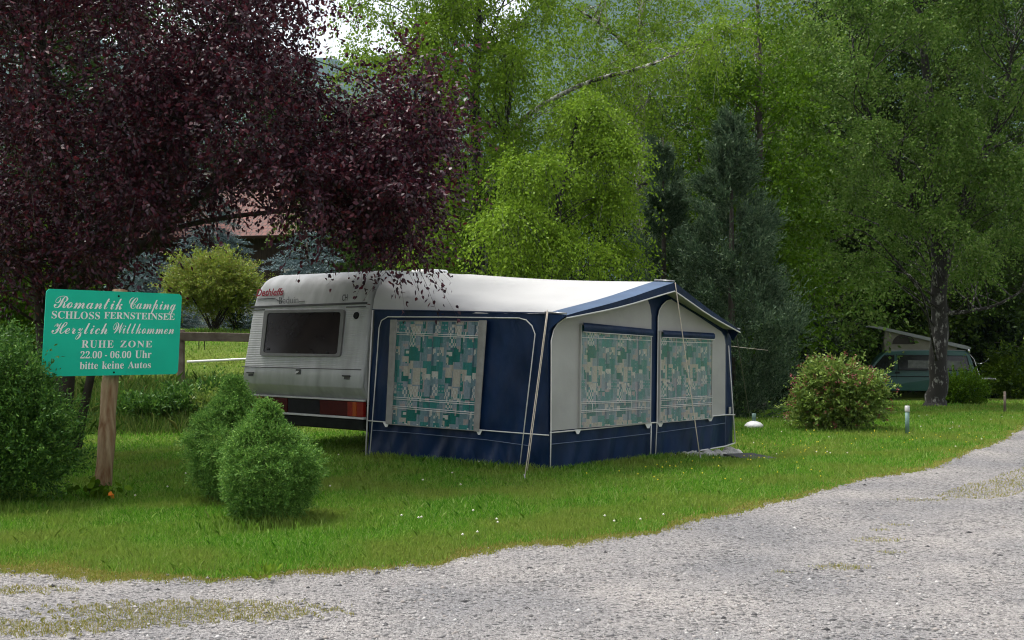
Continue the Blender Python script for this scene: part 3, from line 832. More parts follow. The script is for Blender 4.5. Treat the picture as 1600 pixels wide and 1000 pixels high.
# curtains: a printed patchwork cloth, the same repeat on all three windows
prng = random.Random(8)
PAL = [(.02, .19, .17), (.05, .26, .25), (.15, .28, .31), (.20, .31, .35), (.29, .36, .41), (.35, .37, .42), (.54, .49, .42), (.39, .36, .41), (.45, .38, .37), (.64, .61, .56), (.09, .17, .22)]
TN = 40
TILE = [[PAL[5]] * TN for _ in range(TN)]
for i in range(0, TN, 2):
    c = prng.choice(PAL[1:6] + [PAL[7], PAL[10], PAL[4], PAL[5], PAL[8]])
    for x in range(2):
        for y in range(TN): TILE[y][(i + x) % TN] = c
for _ in range(34):
    x0, y0 = prng.randrange(TN), prng.randrange(TN); w_, h_ = prng.randint(5, 7), prng.randint(6, 11)
    c = prng.choice(PAL[:2] * 4 + [PAL[10], PAL[2], PAL[3], PAL[4], PAL[6], PAL[7]])
    kind = prng.random()
    for x in range(w_):
        for y in range(h_):
            cc = c
            if kind < .15 and (x // 1 + y // 2) % 2: cc = PAL[9]
            elif kind < .3 and x % 2 == 1 and y % 3 == 1: cc = PAL[4]
            TILE[(y0 + y) % TN][(x0 + x) % TN] = cc
for _ in range(16):
    x0, y0 = prng.randrange(TN), prng.randrange(TN); c = prng.choice([PAL[6], PAL[9], PAL[8]])
    for x in range(prng.randint(2, 4)):
        for y in range(prng.randint(2, 4)): TILE[(y0 + y) % TN][(x0 + x) % TN] = c
def curtain_mat():
    m, N, L, P = nodes_of('printed curtain')
    at = N.new('ShaderNodeAttribute'); at.attribute_name = 'print'
    L.new(at.outputs['Color'], P.inputs['Base Color']); P.inputs['Roughness'].default_value = .8
    P.inputs['Specular IOR Level'].default_value = .1
    return m
M['curtain'] = curtain_mat()
def pvc_mat():
    m, N, L, P = nodes_of('clear window foil')
    t = N.new('ShaderNodeBsdfTransparent'); t.inputs[0].default_value = (.96, .97, .97, 1)
    gl = N.new('ShaderNodeBsdfGlossy'); gl.inputs['Roughness'].default_value = .18
    fr = N.new('ShaderNodeFresnel'); fr.inputs[0].default_value = 1.4
    nz = N.new('ShaderNodeTexNoise'); nz.inputs['Scale'].default_value = 5
    b = N.new('ShaderNodeBump'); b.inputs['Strength'].default_value = .25; b.inputs['Distance'].default_value = .03
    L.new(nz.outputs['Fac'], b.inputs['Height']); L.new(b.outputs[0], gl.inputs['Normal'])
    mix = N.new('ShaderNodeMixShader')
    fm = N.new('ShaderNodeMath'); fm.operation = 'MULTIPLY'; fm.inputs[1].default_value = .2
    L.new(fr.outputs[0], fm.inputs[0]); L.new(fm.outputs[0], mix.inputs[0]); L.new(t.outputs[0], mix.inputs[1]); L.new(gl.outputs[0], mix.inputs[2])
    L.new(mix.outputs[0], N['Material Output'].inputs['Surface'])
    return m
M['pvc'] = pvc_mat()
def curtain(plane, c, wpx, hpx, seed, gather, parent):
    """wpx,hpx: cells across and down"""
    nu, nv = wpx * 3, hpx
    def fn(u, v):
        x, y = bil(c, u, v)
        ph = u * gather + .35 * math.sin(u * 9 + seed) + .05 * math.sin(v * 2 + seed)
        d = abs(math.sin(ph * math.pi)) ** .55
        d2 = abs(math.sin(ph * 2.7 * math.pi + 1)) ** .7
        return plane.at(x, y, .003 + .026 * d + .008 * d2)
    mb = MB().grid(fn, nu, nv)
    o = mb.build('curtain', M['curtain'], parent)
    me = o.data
    ca = me.color_attributes.new('print', 'FLOAT_COLOR', 'CORNER')
    r_ = random.Random(seed)
    arr = np.ones((len(me.loops), 4), np.float32)
    for p in me.polygons:
        j, i = divmod(p.index, nu)
        # gathered cloth: the print is squeezed in the folds
        s = i / 3 + 2.3 * math.floor(i / nu * gather + .35 * math.sin(i / nu * 9 + seed)) + seed * 7
        cc = TILE[int(j * .92 + seed * 3) % TN][int(s) % TN]
        f = .68 + .18 * r_.random()
        for l in p.loop_indices: arr[l, :3] = [cc[0] * f, cc[1] * f, cc[2] * f]
    ca.data.foreach_set('color', arr.ravel())
    return o
def awin(plane, c, cells, seed, gather, lines, flap=None, sides=()):
    fr = ring(MB(), [plane.at(x, y, .006) for x, y in ((c[0][0] - 1.5, c[0][1] - 1.5), (c[1][0] + 1.5, c[1][1] - 1.5), (c[2][0] + 1.5, c[2][1] + 1), (c[3][0] - 1.5, c[3][1] + 1))],
              [plane.at(x, y, .006) for x, y in c], plane.n, .036).build('window', M['tentgrey'] if plane is FRONT else M['tentstrip'], awning)
    curtain(plane, c, cells[0], cells[1], seed, gather, fr)
    MB().slab([plane.at(x, y, .041) for x, y in c], plane.n, .001).build('pane', M['pvc'], fr)
    for ln in lines:
        pipe(plane, ln, .043, .0045, 'sheet_seam', 'piping', fr)
    if flap:
        P = [plane.at(x, y, .062) for x, y in flap]
        mid = [P[0].lerp(P[1], t) for t in np.linspace(0, 1, 8)], [P[3].lerp(P[2], t) for t in np.linspace(0, 1, 8)]
        MB().grid(lambda u, v: P[0].lerp(P[1], u).lerp(P[3].lerp(P[2], u), v) + plane.n * (.02 * math.sin(v * math.pi) + .004 * mnoise.noise(Vector((u * 9, v * 2, seed)))), 24, 6).build('rolled_flap', M['navy'], fr)
        MB().tube([P[3] + plane.n * .004, P[3].lerp(P[2], .5) + plane.n * .004, P[2] + plane.n * .004], .006, 6).build('flap_piping', M['piping'], fr)
    for s in sides:
        q = [plane.at(x, y, .048) for x, y in s]
        MB().grid(lambda u, v: q[0].lerp(q[1], u).lerp(q[3].lerp(q[2], u), v) + plane.n * (.012 * math.sin(u * math.pi) + .006 * mnoise.noise(Vector((u * 2, v * 14, seed)))), 6, 40).build('side_flap', M['tentstrip'], fr)
    return fr
def dbl(x0, y0, x1, y1, g=3.0): return [[(x0, y0), (x1, y1)], [(x0, y0 + g), (x1, y1 + g)]]
awin(SIDE, [(616, 502), (760, 503), (748, 672.5), (609, 661.5)], (64, 74), 1, 10, dbl(623.6, 519.5, 753, 525) + dbl(618.5, 620, 747, 629.5) + dbl(616.7, 633.5, 745, 644.5) + [[(623.7, 503), (611, 662)]],
     None, [[(613.5, 499.5), (624, 499.5), (616, 663), (606, 661.5)], [(751.5, 500.5), (764, 500.5), (751.5, 674), (743, 673)]])
awin(FRONT, [(905.5, 508), (1013.3, 518), (1011.8, 659.5), (903.5, 668)], (66, 76), 2, 9, [[(905, 527.5), (1013, 532)]] + dbl(903.6, 628, 1011.8, 624.5, 2.6) + dbl(903.6, 641.5, 1011.8, 636, 2.6) + [[(921.5, 629), (921.5, 643)], [(983, 627), (983, 639)]],
     [(905, 504), (1013.5, 514.5), (1013.5, 525.5), (905, 518.5)])
awin(FRONT, [(1029.5, 519), (1109.5, 523), (1108.3, 652.8), (1028, 660)], (60, 76), 3, 9, [[(1029.5, 533.5), (1109.5, 536)]] + dbl(1028, 623, 1109, 618.5, 2.6) + dbl(1028, 634, 1108.5, 629, 2.6) + [[(1069, 621.5), (1069, 633)]],
     [(1029.2, 516), (1110, 520.5), (1110, 530.5), (1029.2, 527)])
MB().box(FRONT.at(1139.5, 641, .012), (.06, .10, .004), ((R0 - B0).normalized(), Z, FRONT.n)).build('care_label', M['tentgrey'], awning)
# roof
Ca = Vector((-1.885, 15.12, 0)); Cb = Ca + Vv * 4.1
FL, FP, FR = Vector((.40, 13.545, 1.905)), Vector((1.90, 15.045, 2.36)), Vector((3.16, 16.46, 1.73))
OUT = FRONT.n
SS = [0, .008, .02, .04, .07, .11, .16, .22, .3, .38, .45, .5, .55, .62, .7, .78, .84, .89, .93, .96, .98, .992, 1]
def zc(s):
    e = min(s, 1 - s)
    k = [(0, 1.97), (.008, 2.12), (.02, 2.25), (.04, 2.35), (.07, 2.42), (.11, 2.465), (.16, 2.49), (.3, 2.52), (.5, 2.545)]
    return float(np.interp(e, [a for a, b in k], [b for a, b in k]))
def front_pt(s):
    p = FL.lerp(FP, s * 2) if s < .5 else FP.lerp(FR, s * 2 - 1)
    if 0 < s < 1: p = p + Z * (-.02 * math.sin(s * 2 * math.pi if s < .5 else (s * 2 - 1) * math.pi) ** 2 if s != .5 else 0)
    return p
def roof_pt(s, w):
    c = Ca.lerp(Cb, s) + Z * zc(s)
    f = front_pt(s)
    p = c.lerp(f, w)
    lin = (Ca.z + 1.97 + (2.545 - 1.97) * min(s, 1 - s) * 2)
    bulge = (zc(s) - lin) * ((1 - w) ** 1.7 - (1 - w))
    return p + Z * (bulge - .035 * math.sin(math.pi * w) * (.3 + min(s, 1 - s)))
mb = MB(); nw = 26
vs = [roof_pt(s, j / nw) for j in range(nw + 1) for s in SS]
n_ = len(SS)
fs = [(j * n_ + i, j * n_ + i + 1, (j + 1) * n_ + i + 1, (j + 1) * n_ + i) for j in range(nw) for i in range(n_ - 1)]
mb.add(vs, fs, 0, True)
mb.build('roof', M['tentwhite'], awning)
def over(s): return .34 - .12 * max(0, s - .5) * 2
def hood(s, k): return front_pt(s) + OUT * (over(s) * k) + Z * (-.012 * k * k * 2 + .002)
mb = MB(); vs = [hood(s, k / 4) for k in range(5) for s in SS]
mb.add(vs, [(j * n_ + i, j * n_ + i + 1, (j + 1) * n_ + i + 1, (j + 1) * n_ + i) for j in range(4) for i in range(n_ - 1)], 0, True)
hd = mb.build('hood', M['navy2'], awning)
# underside lining and hanging hem of the hood
mb = MB(); vs = [hood(s, k / 4) - Z * .012 for k in range(5) for s in SS]
mb.add(vs, [(j * n_ + i, j * n_ + i + 1, (j + 1) * n_ + i + 1, (j + 1) * n_ + i) for j in range(4) for i in range(n_ - 1)], 0, True)
mb.build('lining', M['tentgrey'], hd)
def hem(s): return .03 + .085 * (1 - abs(s - .5) * 2) ** .7
mb = MB(); vs = [hood(s, 1) - Z * (hem(s) * k) + OUT * (.004 - .006 * k) for k in (0, .5, 1) for s in SS]
mb.add(vs, [(j * n_ + i, j * n_ + i + 1, (j + 1) * n_ + i + 1, (j + 1) * n_ + i) for j in range(2) for i in range(n_ - 1)], 0, True)
mb.build('hem', M['navy'], hd)
MB().tube([hood(s, 1) - Z * hem(s) + OUT * .002 for s in SS], .010, 6).build('hem_piping', M['piping'], hd)
def drop(a, b, c, name):
    m = MB(); n = (Vector(b) - Vector(a)).cross(Vector(c) - Vector(a)).normalized()
    return m.slab([a, b, c], n, .006).build(name, M['navy'], hd)
e0 = FL; drop(e0 + Z * .0, hood(0, 1), e0 + OUT * .10 - Z * .17, 'corner_valance')
drop(e0 + Z * .0 + OUT * .02, e0 + OUT * .10 - Z * .17, B0.lerp(A0, .02) + Z * 1.63 + OUT * .02, 'corner_valance')
e1 = FR; drop(e1, hood(1, 1), e1 + OUT * .10 - Z * .18, 'corner_valance')
# frame poles whose ends show at the hood
for p, q in ((FP + OUT * .02, hood(.5, 1.0)), (FL, hood(0, 1)), (FR, hood(1, 1))):
    MB().tube([p + Z * .02, q + Z * .02], .012, 6).build('canopy_pole', M['grey_metal'], awning)
# guy ropes
def rope(p, q, name='guy_rope', r=.006, sag=.0):
    return MB().tube([p.lerp(q, t) - Z * (sag * math.sin(t * math.pi)) for t in np.linspace(0, 1, 7)], r, 5).build(name, M['rope'], awning)
M['rope'] = pm('guy rope', (.50, .44, .36), .8, .15, 30)
M['rope_dark'] = pm('dark rope', (.12, .11, .10), .8, .15, 30)
rope(W(855, 484, 13.42), W(819.5, 749, 12.8)); rope(W(856, 488, 13.40), W(824, 735, 13.05))
rope(hood(.5, 1) + OUT * .01, W(1094, 716, 14.9), r=.007)
rope(FR + OUT * .15 - Z * .05, W(1172, 655, 19.5)).data.materials[0] = M['rope_dark']
rope(W(1142, 541, 16.6), W(1200, 547.5, 21.0), r=.0035)
for p in (W(819.5, 749, 12.8), W(1094, 716, 14.9)):
    MB().tube([p + Vector((.02, -.02, -.05)), p + Vector((-.005, .01, .06))], .008, 6).build('tent_peg', M['grey_metal'], awning)

# ------------------------------------------------------------------ foliage tools
def norm(a): return a / (np.linalg.norm(a, axis=-1, keepdims=True) + 1e-9)
def leaf_mesh(name, P, D, L, Wd, rs, up=.6, shape=4):
    """one small leaf per row: base point P, direction D, length L, width Wd"""
    n = len(P)
    D = norm(D)
    nn = norm(rs.randn(n, 3) + np.array([0, 0, up]))
    S = norm(np.cross(D, nn))
    N2 = np.cross(S, D)
    L = L[:, None]; Wd = Wd[:, None]
    if shape == 4:
        V = np.stack([P, P + D * L * .45 + S * Wd * .5, P + D * L, P + D * L * .45 - S * Wd * .5], 1); k = 4
    else:
        c = N2 * L * .10
        V = np.stack([P, P + D * L * .28 + S * Wd * .46 + c * .6, P + D * L * .62 + S * Wd * .40 + c, P + D * L - c * .5, P + D * L * .62 - S * Wd * .40 + c, P + D * L * .28 - S * Wd * .46 + c * .6], 1); k = 6
    return np_mesh(name, V.reshape(-1, 3), (np.arange(n) * k)[:, None] + np.arange(k)[None])

def sprigs(P0, D0, ln, m, rs, L, Wd, spread=.7, droop=0.0, jit=.02, down=0.0):
    """m leaves along each shoot; returns points, directions, sizes"""
    n = len(P0)
    t = (np.arange(m)[None] + rs.rand(n, m)) / m
    D0 = norm(D0)
    P = P0[:, None] + D0[:, None] * (ln[:, None] * t)[..., None]
    P[..., 2] -= droop * (ln[:, None] * t * t)
    P += rs.randn(n, m, 3) * jit
    D = D0[:, None] + rs.randn(n, m, 3) * spread
    D[..., 2] -= down + droop * t * 1.2
    k = n * m
    return P.reshape(k, 3), D.reshape(k, 3), L * (.65 + .6 * rs.rand(k)), Wd * (.65 + .6 * rs.rand(k))

def in_poly(x, y, poly):
    c = False; n = len(poly)
    for i in range(n):
        x1, y1 = poly[i]; x2, y2 = poly[i - 1]
        if (y1 > y) != (y2 > y) and x < (x2 - x1) * (y - y1) / (y2 - y1) + x1: c = not c
    return c
def clumps_in(poly, n, D0, D1, rs, avoid=(), edge=True):
    """foliage clumps filling an outline at real distances D0..D1 (rounder towards the outline)"""
    xs = [p[0] for p in poly]; ys = [p[1] for p in poly]
    out = []
    while len(out) < n:
        x = min(xs) + rs.rand() * (max(xs) - min(xs)); y = min(ys) + rs.rand() * (max(ys) - min(ys))
        if not in_poly(x, y, poly) or any(in_poly(x, y, a) for a in avoid): continue
        out.append(tuple(W(x, y, D0 + (D1 - D0) * rs.rand())))
    return np.array(out)

def limb(mb_v, mb_f, pts, r0, r1, n=6):
    v, f = tube_arrays(pts, np.linspace(r0, r1, len(pts)) , n)
    b = sum(len(a) for a in mb_v)
    mb_v.append(v); mb_f.append(f + b)

def tree(name, label, cat, trunks, clumps, cr, leafmat, barkmat, seed, ntw=10, m=12, L=.06, Wd=.04, twl=.8, droop=.3, group=None,
         limb_r=.03, spread=.8, jit=.03, down=.2, shape=4, limbs=1.0, flat=1.0, twig_r=.004, twigs=True, outward=None, up=.6, rise=.3, extra=None, twig_share=.35):
    """trunks: list of (points, r0, r1). clumps: (n,3) centres. cr: clump radius"""
    rs = np.random.RandomState(seed)
    base = Vector(trunks[0][0][0])
    root = thing(name, label, cat, base, group)
    tv_, tf_ = [], []
    tp = []
    for pts, r0, r1 in trunks:
        sp = spline(pts, 28)
        rr_ = np.linspace(0, 1, 29)
        rad = r0 * (1 - rr_) ** .8 + r1 + r0 * .35 * np.exp(-rr_ * 28)
        v, f = tube_arrays([p + Vector((rs.randn(), rs.randn(), 0)) * r0 * .08 for p in sp], rad, 10)
        b = sum(len(a) for a in tv_); tv_.append(v); tf_.append(f + b)
        tp += [(np.array(p), rad[i]) for i, p in enumerate(sp)]
    TP = np.array([a for a, _ in tp]); TR = np.array([b for _, b in tp])
    for c in clumps:
        if rs.rand() > limbs: continue
        d = np.linalg.norm((TP - c)[:, :2], axis=1)
        want = c[2] - rise * d
        i = int(np.argmin(np.abs(TP[:, 2] - want) + .35 * d + (TP[:, 2] < base.z + .5) * 5))
        a = Vector(TP[i]); e = Vector(c)
        mid = a.lerp(e, .5) + Vector((rs.randn(), rs.randn(), rs.randn() + .8)) * (e - a).length * .08
        r0 = min(TR[i] * .7, limb_r * (.4 + .25 * (e - a).length))
        limb(tv_, tf_, spline([a, mid, e], 7), r0, .006, 5)
    n = len(clumps) * ntw
    C = np.repeat(clumps, ntw, 0)
    D = norm(rs.randn(n, 3) * np.array([1, 1, .7 * flat]))
    if outward is not None:
        o = C - np.array(outward); o[:, 2] *= .3
        D = norm(D + norm(o) * .7)
    P0 = C + D * (cr * .45 * rs.rand(n, 1))
    ln = twl * (.5 + .8 * rs.rand(n))
    P, DD, LL, WW = sprigs(P0, D, ln, m, rs, L, Wd, spread, droop, jit, down)
    lm = leaf_mesh('crown', P, DD, LL, WW, rs, up, shape)
    crown = link('crown', lm, leafmat, root)
    if True:
        # fine twigs carrying the leaves
        t = np.array([0, .35, .7, 1.0])
        sel = rs.rand(n) < (twig_share if twigs else 0)
        P0, D, ln = P0[sel], D[sel], ln[sel]; n = len(P0)
        Q = P0[:, None] + norm(D)[:, None] * (ln[:, None] * t)[..., None]
        Q[..., 2] -= droop * (ln[:, None] * t * t)
        th = np.arange(3) / 3 * 6.283
        off = np.stack([np.cos(th), np.sin(th), 0 * th], -1) * twig_r
        Vt = (Q[:, :, None] + off[None, None] * (1.3 - t)[None, :, None, None]).reshape(n, 12, 3)
        f = []
        for s in range(3):
            for j in range(3): f.append((s * 3 + j, s * 3 + (j + 1) % 3, (s + 1) * 3 + (j + 1) % 3, (s + 1) * 3 + j))
        Fa = (np.arange(n) * 12)[:, None, None] + np.array(f)[None]
        k0 = sum(len(q) for q in tv_)
        tv_.append(Vt.reshape(-1, 3)); tf_.append(Fa.reshape(-1, 4) + k0)
    me = np_mesh('trunk', np.concatenate(tv_), np.concatenate(tf_), True)
    link('trunk', me, barkmat, root)
    return root

def bush(name, label, cat, lumps, n, m, L, Wd, ln, mat, seed, spread=.6, upb=.5, group=None, shape=4, jit=.012, inner=.55, core=None, stems=0, stemmat=None, droop=0, noise_amp=.18, extra=None, nf=2.2, lup=.6):
    """lumps: (centre, radii) ellipsoids; leafy shoots through their outer shells"""
    rs = np.random.RandomState(seed)
    zb = min(c[2] - r[2] for c, r in lumps)
    c0 = lumps[0][0]
    root = thing(name, label, cat, (c0[0], c0[1], gz(c0[0], c0[1])), group)
    vols = np.array([r[0] * r[1] + r[0] * r[2] + r[1] * r[2] for _, r in lumps]); vols /= vols.sum()
    Ps, Ds = [], []
    for (c, r), f in zip(lumps, vols):
        k = int(n * f)
        d = norm(rs.randn(k, 3))
        ns = np.array([mnoise.noise(Vector(tuple(q * nf)) + Vector((seed, seed * 2.3, 0))) for q in d])
        rad = (inner + (1 - inner) * rs.rand(k) ** .45) * (1 + noise_amp * ns * 2)
        Ps.append(np.array(c) + d * rad[:, None] * np.array(r) - d * (ln * .5))
        Ds.append(norm(d / np.array(r) * min(r)) + np.array([0, 0, upb]) + rs.randn(k, 3) * .25)
    P0 = np.concatenate(Ps); D0 = np.concatenate(Ds)
    keep = P0[:, 2] > np.array(zt(P0[:, 0], P0[:, 1])) + .0
    P0, D0 = P0[keep], D0[keep]
    P, D, LL, WW = sprigs(P0, D0, ln * (.5 + .8 * rs.rand(len(P0)) + 1.1 * rs.rand(len(P0)) ** 12), m, rs, L, Wd, spread, droop, jit)
    link('foliage', leaf_mesh('foliage', P, D, LL, WW, rs, lup, shape), mat, root)
    b = Vector(root.location)
    mb = MB()
    for i in range(max(stems, 1)):
        c, r = lumps[i % len(lumps)]
        e = Vector(c) + Vector((rs.randn() * r[0] * .3, rs.randn() * r[1] * .3, r[2] * .3))
        s = b + Vector((rs.randn() * .06, rs.randn() * .06, -.03))
        mid = s.lerp(e, .5) + Vector((rs.randn() * .06, rs.randn() * .06, 0))
        mb.tube(spline([s, mid, e], 8), np.linspace(.03 if stems > 1 else .05, .01, 9), 6)
    mb.build('stem', stemmat or M['bark'], root)
    if extra:
        mat2, n2, r2 = extra
        k = rs.choice(len(P0), n2); Dk = norm(D0[k])
        q = P0[k] + Dk * ln * 1.05
        P, D, LL, WW = sprigs(q, Dk, np.full(n2, r2 * 2), 7, rs, r2 * 1.3, r2 * .9, 1.0, 0, r2 * .7)
        link('blossom', leaf_mesh('blossom', P, D, LL, WW, rs), mat2, root)
    return root

# ------------------------------------------------------------------ leaf materials
M['plum'] = leafm('dark purple leaves', [(.014, .004, .012), (.030, .006, .016), (.060, .008, .018), (.040, .010, .024), (.105, .012, .020), (.075, .022, .042)], .25, .45, .4)
M['birch_lime'] = leafm('lime birch leaves', [(0.125, 0.228, 0.017), (0.172, 0.291, 0.022), (0.230, 0.349, 0.033), (0.144, 0.252, 0.022)], 0.42, .5, .10)
M['birch_mid'] = leafm('birch leaves', [(0.095, 0.183, 0.013), (0.144, 0.250, 0.020), (0.199, 0.304, 0.030), (0.117, 0.196, 0.020)], 0.42, .5, .10)
M['birch_grey'] = leafm('muted birch leaves', [(0.051, 0.114, 0.015), (0.078, 0.157, 0.022), (0.115, 0.205, 0.034), (0.184, 0.265, 0.068), (0.064, 0.133, 0.015)], 0.35, .45, .10)
M['rich_green'] = leafm('rich green leaves', [(0.043, 0.100, 0.006), (0.071, 0.146, 0.009), (0.104, 0.191, 0.011)], .4, .5, .08)
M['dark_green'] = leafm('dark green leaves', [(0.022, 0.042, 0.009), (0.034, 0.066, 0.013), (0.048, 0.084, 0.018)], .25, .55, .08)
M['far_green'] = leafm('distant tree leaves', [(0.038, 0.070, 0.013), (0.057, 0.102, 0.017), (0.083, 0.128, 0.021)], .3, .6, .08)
M['yew'] = leafm('yew leaves', [(.030, .085, .016), (.05, .13, .022), (.085, .19, .03), (.15, .27, .045)], .25, .5, .18)
M['dwarf'] = leafm('dwarf spruce needles', [(0.062, 0.157, 0.028), (0.100, 0.223, 0.038), (0.147, 0.294, 0.052), (0.228, 0.370, 0.076)], .25, .6, .18)
M['cypress'] = leafm('blue green cypress', [(0.030, 0.063, 0.033), (0.058, 0.105, 0.055), (0.098, 0.158, 0.085), (0.174, 0.231, 0.133)], .15, .6, .18)
M['cypress_dark'] = leafm('dull green cypress', [(0.031, 0.061, 0.041), (0.048, 0.088, 0.061), (0.076, 0.128, 0.085)], .15, .6, .2)
M['spruce_blue'] = leafm('blue spruce needles', [(0.056, 0.096, 0.099), (0.096, 0.144, 0.152), (0.160, 0.224, 0.240)], .12, .6, .25)
M['shrub_yellow'] = leafm('yellow green leaves', [(0.126, 0.198, 0.027), (0.198, 0.270, 0.036), (0.252, 0.306, 0.045), (0.216, 0.180, 0.054)], .35, .5, .25)
M['weigela'] = leafm('flowering shrub leaves', [(0.099, 0.180, 0.032), (0.153, 0.252, 0.045), (0.234, 0.324, 0.063), (0.180, 0.234, 0.054)], .35, .5, .3)
M['pink'] = leafm('pink blossom', [(.24, .05, .06), (.32, .09, .09), (.19, .06, .05), (.36, .14, .13)], .3, .6, .2)
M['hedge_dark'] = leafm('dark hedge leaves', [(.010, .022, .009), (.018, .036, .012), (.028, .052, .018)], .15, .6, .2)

rs0 = np.random.RandomState(21)
# ------------------------------------------------------------------ purple plum in front on the left
poly = [(-220, -170), (500, -170), (495, 5), (450, 60), (480, 130), (570, 150), (610, 120), (645, 85), (690, 125), (695, 190), (695, 235), (655, 270), (630, 320), (640, 360), (600, 378), (540, 340),
        (470, 320), (432, 300), (330, 305), (270, 350), (235, 400), (150, 430), (-220, 430)]
gap = [[(350, 312), (425, 312), (435, 380), (355, 380)]]
cl = np.concatenate([clumps_in(poly, 165, 12.6, 16.6, rs0, gap), clumps_in([(-220, -200), (450, -200), (430, 60), (300, 200), (-220, 230)], 90, 12.4, 17.2, rs0), clumps_in([(220, 60), (430, 60), (500, 150), (640, 220), (640, 330), (450, 300), (430, 270), (330, 285), (250, 330), (120, 420), (-60, 430), (-60, 300), (200, 260)], 110, 12.6, 17.0, rs0), clumps_in([(430, 240), (650, 240), (650, 345), (570, 335), (445, 300)], 26, 13.0, 15.0, rs0)])
cl2 = np.array([tuple(W(x, y, d)) for x, y, d in ((615, 372, 14.2), (640, 392, 14.0), (600, 365, 14.4), (635, 370, 14.0), (625, 350, 14.2), (570, 345, 14), (678, 190, 13.8), (682, 215, 13.6), (670, 130, 13.9), (660, 90, 14), (630, 120, 14), (676, 245, 13.9), (585, 135, 14),
                                               (470, 20, 14), (540, 175, 13.5), (590, 200, 13.7), (640, 170, 13.5), (620, 260, 13.6), (670, 230, 13.9), (580, 320, 13.8), (530, 300, 13.9), (520, 310, 14), (490, 250, 13.4), (610, 300, 13.9), (640, 210, 14))])
pb_ = Vector((W(92, 500, 16).x, 16.0, -.05))
stems = [([pb_, W(112, 480, 15.8), W(165, 420, 15.4), W(235, 375, 14.9), W(300, 318, 14.5), W(400, 250, 14.1), W(540, 190, 13.8), W(680, 170, 13.7)], .105, .010),
         ([pb_ + Vector((-.1, .05, 0)), W(95, 460, 15.9), W(100, 330, 15.6), W(85, 180, 15.2), W(60, 0, 14.9), W(80, -120, 14.7)], .10, .012),
         ([pb_ + Vector((-.2, .1, 0)), W(60, 450, 15.8), W(20, 385, 15.6), W(-60, 300, 15.4), W(-140, 220, 15.4)], .09, .012),
         ([pb_ + Vector((.05, -.05, 0)), W(125, 450, 15.6), W(185, 320, 15), W(280, 150, 14.2), W(370, 20, 13.9), W(410, -90, 13.7)], .085, .010),
         ([pb_ + Vector((.2, .1, 0)), W(170, 455, 15.3), W(205, 390, 15.0), W(300, 350, 14.7), W(440, 330, 14.3), W(560, 330, 14.2), W(640, 380, 14.1)], .05, .006)]
tree('purple_plum_tree', 'dark purple leaved plum tree spreading over the green sign and caravan roof', 'tree', stems, np.concatenate([cl, cl2]), .5, M['plum'], M['bark'], 31, ntw=16, m=20, L=.066, Wd=.038, twl=.64, droop=.30,
     limb_r=.02, spread=.8, jit=.035, shape=6, down=.3, twig_r=.0035, twig_share=1.0, rise=.35, up=.8)

# ------------------------------------------------------------------ birches behind the caravan
def gpt(x, D): X = (x - 800) / F * D; return Vector((X, D, gz(X, D) - .1))
poly = [(560, -190), (850, -190), (850, 40), (815, 120), (800, 240), (800, 330), (770, 425), (650, 425), (640, 330), (660, 240), (700, 150), (610, 120), (560, 90)]
cl = clumps_in(poly, 125, 20.5, 25.5, rs0, [[(722, 285), (776, 285), (776, 430), (722, 430)], [(596, -200), (650, -200), (640, 60), (600, 70)], [(755, -200), (800, -200), (795, 65), (755, 65)]])
tree('birch_tree', 'light green birch with forked trunk standing behind the caravan roof hatch', 'tree',
     [([gpt(752, 23), W(750, 420, 23), W(748, 330, 23), W(742, 200, 23), W(746, 60, 23), W(750, -200, 23)], .20, .02),
      ([W(751, 360, 23), W(775, 290, 22.8), W(790, 210, 22.6), W(805, 100, 22.5)], .10, .012),
      ([W(750, 340, 23), W(720, 300, 23.2), W(690, 200, 23.4), W(650, 80, 23.5)], .09, .012)],
     cl, .38, M['birch_mid'], M['birch_dark'], 41, ntw=19, m=36, L=.068, Wd=.048, twl=.85, droop=.85, limb_r=.022, spread=.9, jit=.05, down=.5, rise=.6)
cl = []
for mx, my, mr, md, mn in ((900, 190, 58, 20.4, 8), (835, 262, 40, 19.6, 6), (958, 235, 36, 20.2, 6), (945, 318, 34, 20.6, 5), (812, 345, 44, 19.2, 7), (890, 390, 44, 19.4, 6), (785, 410, 30, 20.6, 4), (968, 405, 26, 21.2, 3), (885, 300, 36, 21.6, 4)):
    for _ in range(mn):
        a_ = rs0.rand() * 3.1416; q_ = rs0.rand() ** .5
        cl.append(tuple(W(mx + math.cos(a_) * mr * 1.15 * q_, my - math.sin(a_) * mr * .55 * q_, md + rs0.randn() * .35)))
cl = np.array(cl)
tree('weeping_birch', 'drooping lime green birch directly behind the white awning roof', 'tree',
     [([gpt(870, 20.6), W(868, 430, 20.6), W(872, 330, 20.5), W(890, 240, 20.4), W(905, 170, 20.3)], .09, .012)],
     cl, .30, M['birch_lime'], M['birch_dark'], 43, ntw=24, m=32, L=.06, Wd=.042, twl=.7, droop=1.0, limb_r=.016, spread=.9, jit=.05, down=.7, rise=.6)
cl = np.array([tuple(W(x + rs0.randn() * 12, y + rs0.randn() * 10, 24 + rs0.randn() * .5)) for x, y in
               [(880 + 28 * i, 150 - 10.5 * i) for i in range(11)] + [(900 + 30 * i, 120 - 9 * i) for i in range(9)] + [(830 + 20 * i, 215 - 8 * i) for i in range(8)] + [(1090, 60), (1130, 55), (1150, 30), (850, 250), (900, 210), (950, 190), (1000, 150)]])
